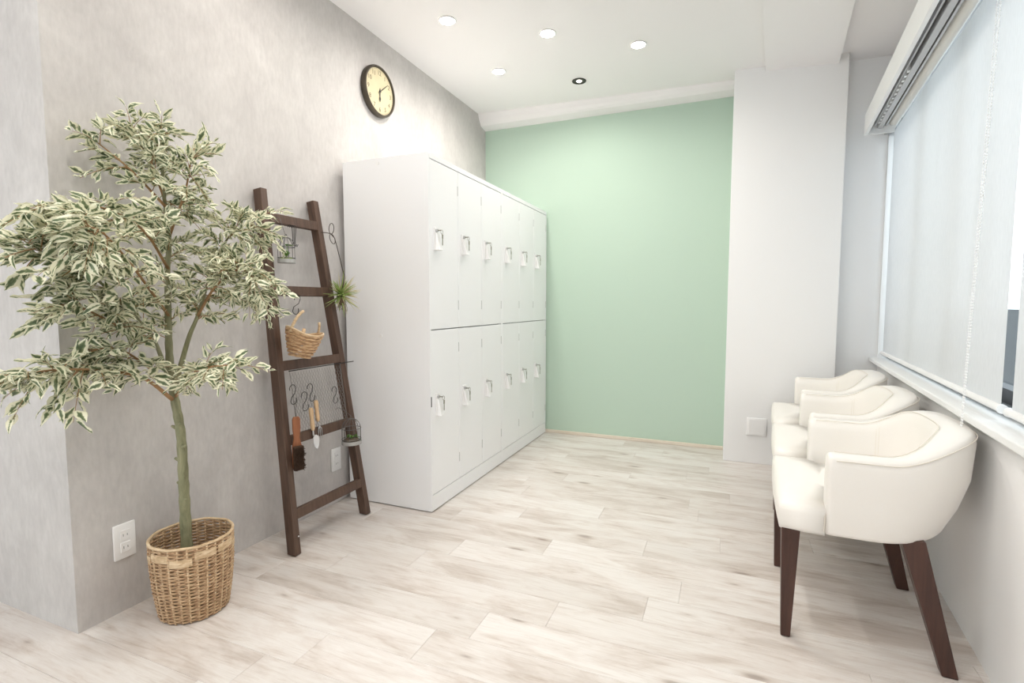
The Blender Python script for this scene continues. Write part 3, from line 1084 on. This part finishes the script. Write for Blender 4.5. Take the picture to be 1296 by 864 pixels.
hp = [(0.011, 0.0), (0.016, -0.012), (0.016, -0.05), (0.012, -0.09), (0.017, -0.115), (0.020, -0.125), (0.020, -0.215), (0.014, -0.228)]
m.loft([[(-0.006, -w, z), (0.006, -w, z), (0.006, w, z), (-0.006, w, z)] for w, z in hp])
m.build('handle', M['brush_wood'], br, bevel=0.003)
m = MB()
bq = random.Random(4)
m.box2((0.006, -0.022, -0.226), (0.024, 0.022, -0.122), bev=0.006)
for i in range(260):
    y = bq.uniform(-0.020, 0.020); z = bq.uniform(-0.224, -0.124)
    m.tube([(0.02, y, z), (0.031 + bq.uniform(-.002, .002), y * 1.15 + bq.uniform(-.003, .003), z + bq.uniform(-.004, .004))], 0.0011, 3)
m.build('bristles', M['bristle'], br, kind='stuff')
m = MB(); m.tube([(0, 0, -0.008), (0.0, -0.004, 0.03), (-0.004, -0.006, 0.065), (-0.004, 0.002, 0.066), (0.0, 0.002, 0.03), (0, 0, -0.008)], 0.0009, 5)
m.build('hanging_loop', M['jute'], br)

# ---------------------------------------------------------------- clock
ck = thing('wall_clock', 'round antique clock with cream dial and dark bronze rim on the grey wall', 'clock', (0, 2.482, 2.238), (0, R(90), 0))
# local: z -> +x of the room, x -> down (-z), y -> +y
m = MB()
m.lathe([(0.118, 0.001), (0.136, 0.001), (0.139, 0.010), (0.138, 0.026), (0.134, 0.034), (0.129, 0.036), (0.125, 0.032), (0.124, 0.022)], 56, caps=False)
m.build('rim', M['clock_rim'], ck, smooth=True)
m = MB()
m.lathe([(0.0005, 0.024), (0.127, 0.024), (0.127, 0.002), (0.0005, 0.002)], 48)
m.build('dial', M['clock_face'], ck)
for k in range(1, 13):
    a = R(30 * k)
    cu = bpy.data.curves.new('numeral', 'FONT')
    cu.body = str(k)
    cu.size = 0.034
    cu.align_x = 'CENTER'; cu.align_y = 'CENTER'
    cu.extrude = 0.0002
    cu.materials.append(M['ink'])
    tmp = bpy.data.objects.new('numeral_text', cu)
    me = bpy.data.meshes.new_from_object(tmp)
    bpy.data.objects.remove(tmp)
    me.name = 'numeral'
    o = bpy.data.objects.new('numeral', me)
    COL.objects.link(o)
    o.parent = ck
    o.location = (-0.099 * math.cos(a), 0.099 * math.sin(a), 0.0246)
    o.rotation_euler = (0, 0, R(90))
m = MB()
for i in range(60):
    a = R(6 * i)
    rot = Matrix.Rotation(-a, 3, 'Z')
    l = 0.006 if i % 5 == 0 else 0.003
    m.box(rot @ Vector((-0.119, 0, 0.0245)), (l, 0.0012, 0.0006), rot)
m.build('minute_track', M['ink'], ck, kind='stuff')
def clock_hand(name, ang, l, spade, z):
    a = R(ang)
    rot = Matrix.Rotation(-a, 4, 'Z')
    m = MB()
    poly = [(0.016, -0.003), (0.016, 0.003), (-l * 0.55, 0.0024)]
    if spade:
        poly += [(-l * 0.62, 0.0075), (-l * 0.75, 0.006), (-l, 0.0), (-l * 0.75, -0.006), (-l * 0.62, -0.0075)]
    else:
        poly += [(-l, 0.0012), (-l, -0.0012)]
    poly += [(-l * 0.55, -0.0024)]
    m.prism(poly, z, z + 0.001, rot)
    return m.build(name, M['hand'], ck)
clock_hand('hour_hand', 181, 0.058, True, 0.0275)
clock_hand('minute_hand', 50, 0.092, False, 0.029)
m = MB(); m.lathe([(0.006, 0.0245), (0.006, 0.031), (0.001, 0.032)], 14); m.build('hub', M['hand'], ck, smooth=True, angle=40)

# ---------------------------------------------------------------- outlets
def outlet(name, label, loc, w=0.070, h=0.120, sockets=2):
    t = thing(name, label, 'outlet', loc, (0, 0, 0), 'white wall outlets')
    m = MB(); m.box((0.004, 0, 0), (0.008, w, h), None, 0.0035, 3); m.build('plate', M['plastic'], t, smooth=True, angle=30)
    for k in range(sockets):
        zc = 0.021 - 0.042 * k
        m = MB(); m.box((0.0092, 0, zc), (0.0025, 0.030, 0.034), None, 0.001); s = m.build('socket', M['plastic'], t)
        for y, hh in ((-0.0063, 0.009), (0.0063, 0.0075)):
            m = MB(); m.box((0.0104, y, zc), (0.0006, 0.0016, hh)); m.build('slot', M['dark_plastic'], s)
    return t
outlet('wall_outlet', 'white double wall outlet to the left of the tree basket', (0, 1.054, 0.243))
outlet('wall_outlet', 'white double wall outlet behind the foot of the wooden ladder', (0, 2.080, 0.232))
t = thing('wall_plate', 'square white blank cover plate low on the white pillar beside the chairs', 'wall plate', (2.072, 3.65, 0.245))
m = MB(); m.box((0, -0.005, 0), (0.118, 0.010, 0.116), None, 0.004, 3); m.build('plate', M['plastic'], t, smooth=True, angle=30)
m = MB(); m.box((0, -0.0105, 0), (0.094, 0.003, 0.094), None, 0.001); m.build('cover', M['plastic'], t)

# ---------------------------------------------------------------- ceiling lights
def downlight(name, label, x, y, dark=False, power=1.0):
    z = cz(max(x, 0))
    t = thing(name, label, 'ceiling light', (x, y, z), (0, 0, 0), 'recessed ceiling downlights')
    m = MB()
    m.lathe([(0.036, -0.0005), (0.046, -0.0005), (0.048, -0.003), (0.046, -0.006), (0.041, -0.007), (0.036, -0.002)], 32, caps=False)
    m.build('trim_ring', M['ring_dark'] if dark else M['ring_white'], t, smooth=True)
    m = MB()
    rr = 0.017 if dark else 0.0405
    m.lathe([(0.0005, -0.0110), (rr * 0.6, -0.0095), (rr, -0.0040), (rr, -0.0005), (0.0005, -0.0005)], 28)
    m.build('lamp_disc', M['lamp_dim'] if dark else M['lamp'], t)
    if dark:
        m = MB(); m.lathe([(0.017, -0.0028), (0.036, -0.0028), (0.036, -0.0008), (0.017, -0.0008)], 28, caps=False)
        m.build('reflector', M['ring_dark'], t)
    d = bpy.data.lights.new('lamp', 'AREA')
    d.shape = 'DISK'; d.size = 0.07
    d.energy = CEIL_POWER * power
    d.color = CEIL_COLOR
    d.spread = R(165)
    lo = bpy.data.objects.new('lamp', d)
    COL.objects.link(lo); lo.parent = t
    lo.location = (0, 0, -0.016)
    return t
downlight('downlight', 'bright round downlight nearest the top edge of the photo, above the clock side', 0.46, 2.49)
downlight('downlight', 'bright round downlight in the middle of the ceiling group', 0.915, 2.80)
downlight('downlight', 'bright round downlight nearest the pillar, rightmost on the ceiling', 1.36, 3.10)
downlight('downlight', 'bright round downlight nearest the corner of grey and green walls', 0.468, 3.14)
downlight('downlight', 'dark-ringed swivel downlight with a small dim lamp before the green wall', 0.915, 3.46, True, 0.5)
for x, y in ((1.36, 2.10), (0.46, 1.55), (1.36, 1.10), (1.75, 0.75), (0.915, 0.5), (0.2, 0.2), (1.75, -0.1), (1.2, -0.2), (0.915, -0.8), (-0.6, -0.3), (1.7, -1.4), (-0.2, -1.5), (-1.3, -1.2)):  # unseen lamps, added out of view to brighten the room and lower walls
    downlight('downlight', 'unseen round downlight added outside the view to light the room', x, y)

# ---------------------------------------------------------------- chairs
def u_curve(u, hw, xa, xc, xb, n=2.7):
    """plan of the tub: u -1..1 from one arm front round the back to the other; hw half width, xa arm front, xc start of the bend, xb back"""
    la = xc - xa
    lt = 1.25 * (xb - xc) + 0.75 * hw
    L = la + lt
    s = abs(u)
    d = (1 - s) * L
    if d < la:
        p = (xa + d, hw); nn = (0, 1)
    else:
        th = (d - la) / lt * math.pi / 2
        c, sn = math.cos(th), math.sin(th)
        x = xc + (xb - xc) * abs(sn) ** (2 / n)
        y = hw * abs(c) ** (2 / n)
        p = (x, y)
        gx = abs(sn) ** (2 - 2 / n) / max(xb - xc, 1e-4); gy = abs(c) ** (2 - 2 / n) / hw
        g = math.hypot(gx, gy)
        nn = (gx / g, gy / g)
    sg = 1 if u >= 0 else -1
    return p[0], p[1] * sg, nn[0], nn[1] * sg

def make_chair(label):
    t = thing('tub_chair', label, 'chair', (0, 0, 0), (0, 0, 0), 'cream leather tub chairs in a row under the window')
    HW, XA, XC, XB = 0.287, -0.112, 0.02, 0.284
    N = 61
    rings = []; seam_o = []; seam_i = []
    for i in range(N):
        u = -1 + 2 * i / (N - 1)
        x, y, nx, ny = u_curve(u, HW, XA, XC, XB)
        f = smoothstep(0.0, 0.275, x)              # 0 on the arms, 1 at the back
        top = 0.602 + 0.076 * smoothstep(0.04, 0.28, x)
        th = 0.060 + 0.030 * f
        tap = 0.012 + 0.055 * f                    # the shell draws in towards its foot
        bot = 0.355 + 0.012 * f
        lean = 0.035 * f
        def P(o, z):
            return (x + nx * o, y + ny * o, z)
        ring = [P(-tap, bot), P(-tap * 0.45, bot + 0.085), P(-tap * 0.1, bot + 0.17), P(0.0, top - 0.035), P(-0.003, top - 0.010), P(-0.012, top),
                P(-th + 0.014, top), P(-th - 0.002, top - 0.010), P(-th - 0.006, top - 0.04), P(-th - 0.010 - lean * 0.6, bot + 0.13), P(-th - 0.012 - lean, bot + 0.05), P(-th + 0.004 - lean, bot)]
        rings.append(ring)
        seam_o.append(P(0.0005, top - 0.013))
        seam_i.append(P(-th + 0.004, top - 0.0005))
    m = MB()
    m.loft(rings)
    # soften the arm fronts
    sh = m.build('shell', M['leather'], t, smooth=True, bevel=0.014, seg=3)
    sh.modifiers['bevel'].angle_limit = R(60)
    for nm, pts in (('piping', seam_o), ('piping', seam_i)):
        m = MB(); m.tube(pts[1:-1], 0.0016, 5); m.build(nm, M['piping'], t, smooth=True)
    # vertical stitched seams inside and outside
    for u in (-0.66, 0.66):
        for du in (0.0, 0.022):
            x, y, nx, ny = u_curve(u + du, HW, XA, XC, XB)
            f = smoothstep(0.0, 0.275, x)
            th = 0.060 + 0.030 * f
            top = 0.602 + 0.076 * smoothstep(0.04, 0.28, x)
            o = [(-th - 0.0005, top - 0.008), (-th - 0.0055, top - 0.04), (-th - 0.0095 - 0.021 * f, 0.488), (-th - 0.0115 - 0.03 * f, 0.43)]
            m = MB(); m.tube([(x + nx * a, y + ny * a, z) for a, z in o], 0.0011, 5); m.build('stitching', M['piping'], t, smooth=True)
    # seat: full width in front of the arms, narrower between them
    m = MB()
    out = [(-0.232, -0.272), (-0.236, -0.15), (-0.238, 0), (-0.236, 0.15), (-0.232, 0.272), (-0.1125, 0.284), (-0.108, 0.232), (0.0, 0.228), (0.09, 0.20), (0.14, 0.13), (0.15, 0), (0.14, -0.13), (0.09, -0.20), (0.0, -0.228), (-0.108, -0.232), (-0.1125, -0.284)]
    def lev(z, ins):
        r = []
        for x, y in out:
            k = math.hypot(x, y)
            cx_ = -0.05
            v = Vector((x - cx_, y)); l = v.length
            v = v * ((l - ins) / l)
            r.append((v.x + cx_, v.y, z))
        return r
    m.loft([lev(0.352, 0.016), lev(0.360, 0.003), lev(0.372, 0.0), lev(0.415, 0.0), lev(0.431, 0.006), lev(0.440, 0.020), lev(0.446, 0.06), lev(0.452, 0.14)])
    m.build('seat', M['leather'], t, smooth=True)
    for sgn in (-1, 1):
        m = MB()
        m.tube([(-0.1135, sgn * 0.2845, 0.37), (-0.1135, sgn * 0.2855, 0.42)], 0.0014, 5)
        m.build('seat_seam', M['piping'], t)
    def leg(tx, ty, bx, by, wt, wb):
        m = MB()
        def sq(x, y, z, w):
            return [(x - w / 2, y - w / 2, z), (x + w / 2, y - w / 2, z), (x + w / 2, y + w / 2, z), (x - w / 2, y + w / 2, z)]
        m.loft([sq(bx, by, 0.001, wb), sq(tx, ty, 0.372, wt)])
        m.build('leg', M['leg_wood'], t, bevel=0.003)
    leg(-0.198, -0.243, -0.200, -0.236, 0.052, 0.027)
    leg(-0.198, 0.243, -0.200, 0.236, 0.052, 0.027)
    leg(0.110, -0.218, 0.207, -0.245, 0.058, 0.038)
    leg(0.110, 0.218, 0.207, 0.245, 0.058, 0.038)
    return t
ch = make_chair('cream leather tub chair nearest the camera, its whole dark-legged side in view')
spots = ((2.277, 1.995, -2.2), (2.318, 2.615, -3.0), (2.362, 3.235, -3.2))
labels = (None, 'cream leather tub chair in the middle of the three', 'cream leather tub chair farthest away, beside the white pillar')
proto = ch
for i, (x, y, a) in enumerate(spots):
    o = proto if i == 0 else copy_tree(proto)
    o.location = (x, y, 0)
    o.rotation_euler = (0, 0, R(a))
    if labels[i]:
        o['label'] = labels[i]

# ---------------------------------------------------------------- tree basket
PB = (0.205, 1.150)
pb = thing('wicker_basket', 'brown woven wicker basket on the floor holding the variegated tree', 'basket', (PB[0], PB[1], 0.0))
RB, RT, PH = 0.100, 0.122, 0.262
def pr_(z):
    t = z / PH
    return RB + (RT - RB) * t + 0.006 * math.sin(math.pi * t)
NS = 28
wq = random.Random(12)
m = MB()
rows = 44
for r in range(rows):
    z = 0.007 + (PH - 0.016) * r / (rows - 1)
    pts = []
    n = NS * 4
    rr = pr_(z)
    jit = wq.uniform(-0.0006, 0.0006)
    for i in range(n):
        a = 2 * math.pi * i / n
        w = 0.0030 * math.cos(NS / 2 * a * 1.0 + math.pi * (r % 2))
        pts.append(((rr + w + jit) * math.cos(a), (rr + w + jit) * math.sin(a), z + 0.0008 * math.sin(5 * a + r)))
    m.tube(pts, 0.0030, 5, loop=True, flat=1.05)
m.build('weave', M['wicker'], pb, smooth=True, kind='stuff')
for k in range(NS):
    a = 2 * math.pi * (k + 0.5) / NS + R(3)
    m = MB()
    rr = 0.0 if k % 2 else 0.0012
    m.tube([((pr_(z) + rr) * math.cos(a), (pr_(z) + rr) * math.sin(a), z) for z in (0.003, 0.06, 0.13, 0.2, PH - 0.004)], 0.0034, 6)
    m.build('stake', M['wicker_light'], pb, smooth=True)
m = MB()
pts = [((RT + 0.001) * math.cos(2 * math.pi * i / 60), (RT + 0.001) * math.sin(2 * math.pi * i / 60), PH + 0.001 * math.sin(i)) for i in range(60)]
m.tube(pts, 0.0048, 8, loop=True)
m.build('rim', M['wicker_light'], pb, smooth=True)
# flat split-cane bands just below the rim
for k in range(11):
    a0 = 2 * math.pi * k / 11
    m = MB()
    pa = []
    zz = PH - 0.030 - 0.016 * (k % 2)
    for i in range(6):
        a = a0 + 0.52 * i / 5
        rr = pr_(zz) + 0.0046
        pa.append([(rr * math.cos(a), rr * math.sin(a), zz - 0.013), ((rr + 0.0006) * math.cos(a), (rr + 0.0015) * math.sin(a), zz), (rr * math.cos(a), rr * math.sin(a), zz + 0.013), ((rr - 0.003) * math.cos(a), (rr - 0.003) * math.sin(a), zz)])
    m.loft(pa)
    m.build('cane_band', M['wicker_light'], pb)
m = MB(); m.lathe([(0.001, 0.002), (RB - 0.002, 0.002), (RB - 0.002, 0.009), (0.001, 0.009)], 32)
m.build('basket_bottom', M['wicker'], pb)

# ---------------------------------------------------------------- the tree
BR = {
    'trunk': [(0.177,1.15,0.186), (0.176,1.15,0.354), (0.176,1.15,0.464), (0.174,1.15,0.601), (0.157,1.15,0.694), (0.139,1.15,0.788), (0.135,1.15,0.895), (0.139,1.15,1.002), (0.147,1.15,1.159), (0.162,1.15,1.262), (0.163,1.14,1.389), (0.176,1.13,1.511), (0.191,1.12,1.605)],
    'right': [(0.153,1.15,0.756), (0.217,1.16,0.923), (0.24,1.18,1.002), (0.264,1.22,1.147), (0.303,1.26,1.269), (0.388,1.3,1.327)],
    'right_low': [(0.24,1.18,1.002), (0.314,1.2,1.106), (0.403,1.24,1.164), (0.434,1.25,1.093)],
    'left_mid': [(0.134,1.15,0.774), (0.139,1.1,0.925), (0.16,1.03,1.005), (0.21,0.9,1.116), (0.212,0.8,1.167), (0.198,0.75,1.204)],
    'left_small': [(0.139,1.1,0.925), (0.166,0.98,0.977), (0.202,0.88,1.026), (0.209,0.83,1.042)],
    'left_low': [(0.154,1.14,0.723), (0.183,1.03,0.812), (0.184,0.9,0.852), (0.196,0.8,0.865), (0.151,0.76,0.859)],
    'left_up': [(0.151,1.15,1.159), (0.22,1.03,1.269), (0.266,0.88,1.311), (0.227,0.8,1.304)],
    'top_left': [(0.169,1.14,1.358), (0.13,1.06,1.462), (0.077,0.99,1.542)],
    'front_right': [(0.155,1.15,0.729), (0.34,1.1,0.836), (0.512,1.08,0.861)],
    'front': [(0.143,1.15,1.002), (0.255,0.98,1.146), (0.336,0.86,1.228), (0.358,0.8,1.241)],
    'top': [(0.162,1.15,1.262), (0.239,1.16,1.412), (0.277,1.16,1.532)],
    'top_mid': [(0.163,1.14,1.389), (0.148,1.1,1.531), (0.109,1.08,1.603)],
    'low_left': [(0.137,1.15,0.761), (0.135,1.05,0.865), (0.139,0.97,0.91), (0.112,0.9,0.891)],
}
TO = Vector((0.180, 1.150, 0.012))
tree = thing('variegated_fig_tree', 'tall artificial weeping fig with cream-edged leaves standing in the wicker basket', 'tree', TO)
def smooth_pts(pts, n):
    """Catmull-Rom through pts"""
    P = [Vector(p) for p in pts]
    P = [P[0] * 2 - P[1]] + P + [P[-1] * 2 - P[-2]]
    out = []
    for i in range(1, len(P) - 2):
        for k in range(n):
            t = k / n
            a, b_, c, d = P[i - 1], P[i], P[i + 1], P[i + 2]
            out.append(0.5 * ((2 * b_) + (c - a) * t + (2 * a - 5 * b_ + 4 * c - d) * t * t + (3 * b_ - a - 3 * c + d) * t ** 3))
    out.append(P[-2])
    return out
tq = random.Random(21)
curves = {}
for k, v in BR.items():
    pts = [Vector(p) - TO for p in v]
    if k == 'trunk':
        pts = [Vector((0.0, 0, -0.002))] + pts
    sp = smooth_pts(pts, 6)
    curves[k] = sp
    n = len(sp)
    if k == 'trunk':
        rad = []
        for i, p in enumerate(sp):
            z = p.z
            r = 0.0195 - 0.006 * min(1, z / 0.7) if z < 0.7 else 0.0135 - 0.0105 * (z - 0.7) / 0.9
            r *= 1 + 0.07 * math.sin(i * 2.1)
            rad.append(max(r, 0.0025))
    else:
        r0 = {'right': 0.0095, 'left_mid': 0.008, 'left_low': 0.007}.get(k, 0.005)
        rad = [r0 + (0.0016 - r0) * (i / (n - 1)) ** 0.8 for i in range(n)]
    m = MB()
    m.tube(sp, rad, 10 if k == 'trunk' else 7)
    if k == 'trunk':
        for z, a, l in ((0.545, 0.2, 0.022), (0.50, 2.6, 0.014), (0.60, 2.9, 0.018), (0.42, 2.4, 0.010), (0.37, 0.4, 0.009), (0.63, 0.5, 0.012), (0.95, 2.2, 0.016), (1.05, 0.4, 0.015)):
            p = min(sp, key=lambda q: abs(q.z - z))
            d = Vector((math.cos(a) * 0.9, -0.3, 0.35)).normalized()
            m.tube([p, p + d * (0.012 + l * 0.6), p + d * (0.014 + l)], [0.008, 0.006, 0.004], 7)
    m.build('trunk' if k == 'trunk' else 'branch', M['bark'] if k in ('trunk', 'right', 'left_mid') else M['twig'], tree, smooth=True)
m = MB(); m.lathe([(0.001, -0.001), (0.062, -0.001), (0.064, 0.02), (0.060, 0.032), (0.02, 0.038), (0.001, 0.038)], 24)
m.build('weighted_base', M['soil'], tree, smooth=True, angle=40)

# leaf shapes: five rows, folded along the rib, tip curled down; uv.y = distance from the rib
def leaf_geo(l, w, curl, fold, wave):
    rows = []
    for t, k in ((0.0, 0.10), (0.16, 0.66), (0.38, 1.0), (0.62, 0.80), (0.84, 0.36), (1.0, 0.02)):
        z = -curl * l * t * t
        x = l * t * (1 - 0.15 * curl * t)
        ww = w * k
        zz = fold * ww + wave * math.sin(t * 9) * w * 0.25
        rows.append(((x, -ww, z + zz), (x, 0, z), (x, ww, z + zz - 2 * wave * math.sin(t * 9) * w * 0.2)))
    return rows
VAR = [leaf_geo(1, 0.23, 0.30, 0.30, 1.0), leaf_geo(1, 0.26, 0.10, 0.15, -1.3), leaf_geo(1, 0.21, 0.55, 0.45, 0.9), leaf_geo(1, 0.25, -0.15, 0.50, 1.2)]
def leaf_mesh(name, inst):
    """inst: list of (matrix, variant)"""
    vs, fs, uv = [], [], []
    for mt, var in inst:
        base = len(vs)
        for row in VAR[var]:
            for p in row:
                vs.append(mt @ Vector(p))
        for r in range(5):
            for c in range(2):
                a = base + r * 3 + c
                fs.append((a, a + 1, a + 4, a + 3))
                e = [1.0, 0.0, 1.0]
                # narrow rows are nearer the rib
                uv += [(r / 5, e[c]), (r / 5, e[c + 1]), ((r + 1) / 5, e[c + 1]), ((r + 1) / 5, e[c])]
    me = bpy.data.meshes.new(name)
    me.from_pydata([tuple(v) for v in vs], [], fs)
    ul = me.uv_layers.new(name='UVMap')
    for i, u in enumerate(uv):
        ul.data[i].uv = u
    me.polygons.foreach_set('use_smooth', [True] * len(me.polygons))
    me.materials.append(M['leaf'])
    return me
protos = [leaf_mesh('leaf', [(Matrix(), k)]) for k in range(4)]
leaves = []
twig_mb = MB()
#            twigs, first fraction, twig length, leaves per twig, leaf length
SPEC = {
    'trunk': (36, 0.56, 0.12, 12, 0.048), 'right': (44, 0.36, 0.12, 13, 0.046), 'right_low': (36, 0.25, 0.12, 13, 0.045),
    'left_mid': (38, 0.28, 0.12, 11, 0.056), 'left_small': (22, 0.2, 0.11, 11, 0.052), 'left_low': (24, 0.2, 0.11, 11, 0.056),
    'left_up': (24, 0.2, 0.12, 11, 0.056), 'top_left': (9, 0.15, 0.10, 10, 0.050), 'front_right': (22, 0.15, 0.10, 10, 0.050),
    'front': (30, 0.25, 0.11, 11, 0.055), 'top': (24, 0.15, 0.11, 11, 0.048), 'top_mid': (18, 0.1, 0.11, 11, 0.048), 'low_left': (20, 0.15, 0.10, 11, 0.052),
}
def blocked(w):
    return (w.x < 0.012 and w.y > 0.896) or w.x < -0.4
for k, (nt_, f0, tl, nl, ll) in SPEC.items():
    sp = curves[k]
    n = len(sp)
    for i in range(nt_):
        f = f0 + (1 - f0) * (i + tq.random()) / nt_
        idx = min(n - 2, int(f * (n - 1)))
        p = sp[idx].lerp(sp[idx + 1], f * (n - 1) - idx)
        fwd = (sp[min(n - 1, idx + 2)] - sp[max(0, idx - 1)]).normalized()
        lift = -0.35 if k in ('left_up', 'front') else 0.15
        rv = Vector((tq.gauss(0, 1), tq.gauss(0, 1), tq.gauss(lift, 0.7))).normalized()
        d = (fwd * 0.75 + rv * 0.95).normalized()
        l = tl * tq.uniform(0.6, 1.2)
        pts = []
        for s in range(6):
            t = s / 5
            pts.append(p + d * l * t + Vector((0, 0, -0.35 * l * t * t)))
        if blocked(pts[-1] + TO) or blocked(pts[3] + TO):
            continue
        twig_mb.tube(pts, [0.0016, 0.0014, 0.0012, 0.001, 0.0008, 0.0006], 4)
        for q_ in range(nl):
            t = 0.15 + 0.85 * (q_ + tq.random() * 0.6) / nl
            a = pts[min(4, int(t * 5))].lerp(pts[min(5, int(t * 5) + 1)], t * 5 - int(t * 5)) if t < 1 else pts[5]
            side = d.cross(Vector((0, 0, 1)))
            if side.length < 0.1:
                side = Vector((1, 0, 0))
            side.normalize()
            sg = 1 if q_ % 2 else -1
            ld = (d * tq.uniform(0.3, 1.0) + side * sg * tq.uniform(0.3, 1.0) + Vector((0, 0, tq.uniform(-0.75, 0.45)))).normalized()
            ln = ll * tq.uniform(0.48, 1.05)
            zax = Vector((tq.gauss(0, 0.9), tq.gauss(0, 0.9), 1)).normalized()
            yax = zax.cross(ld)
            if yax.length < 0.05:
                continue
            yax.normalize()
            zax = ld.cross(yax)
            off = a + ld * 0.006
            tip = off + ld * ln + TO
            if blocked(tip) or blocked(off + TO):
                continue
            mt = Matrix.Translation(off) @ Matrix((ld, yax, zax)).transposed().to_4x4() @ Matrix.Scale(ln, 4)
            leaves.append((mt, tq.randrange(4), ln / (off + TO - Vector(cam.location)).length))
twig_mb.build('twigs', M['twig'], tree, kind='stuff')
leaves.sort(key=lambda e: -e[2])
for mt, var, _ in leaves[:300]:
    o = bpy.data.objects.new('leaf', protos[var])
    COL.objects.link(o)
    o.parent = tree
    o.matrix_local = mt
me = leaf_mesh('foliage', [(a, b_) for a, b_, _ in leaves[300:]])
o = bpy.data.objects.new('foliage', me)
COL.objects.link(o); o.parent = tree
o['kind'] = 'stuff'
print('LEAVES', len(leaves))
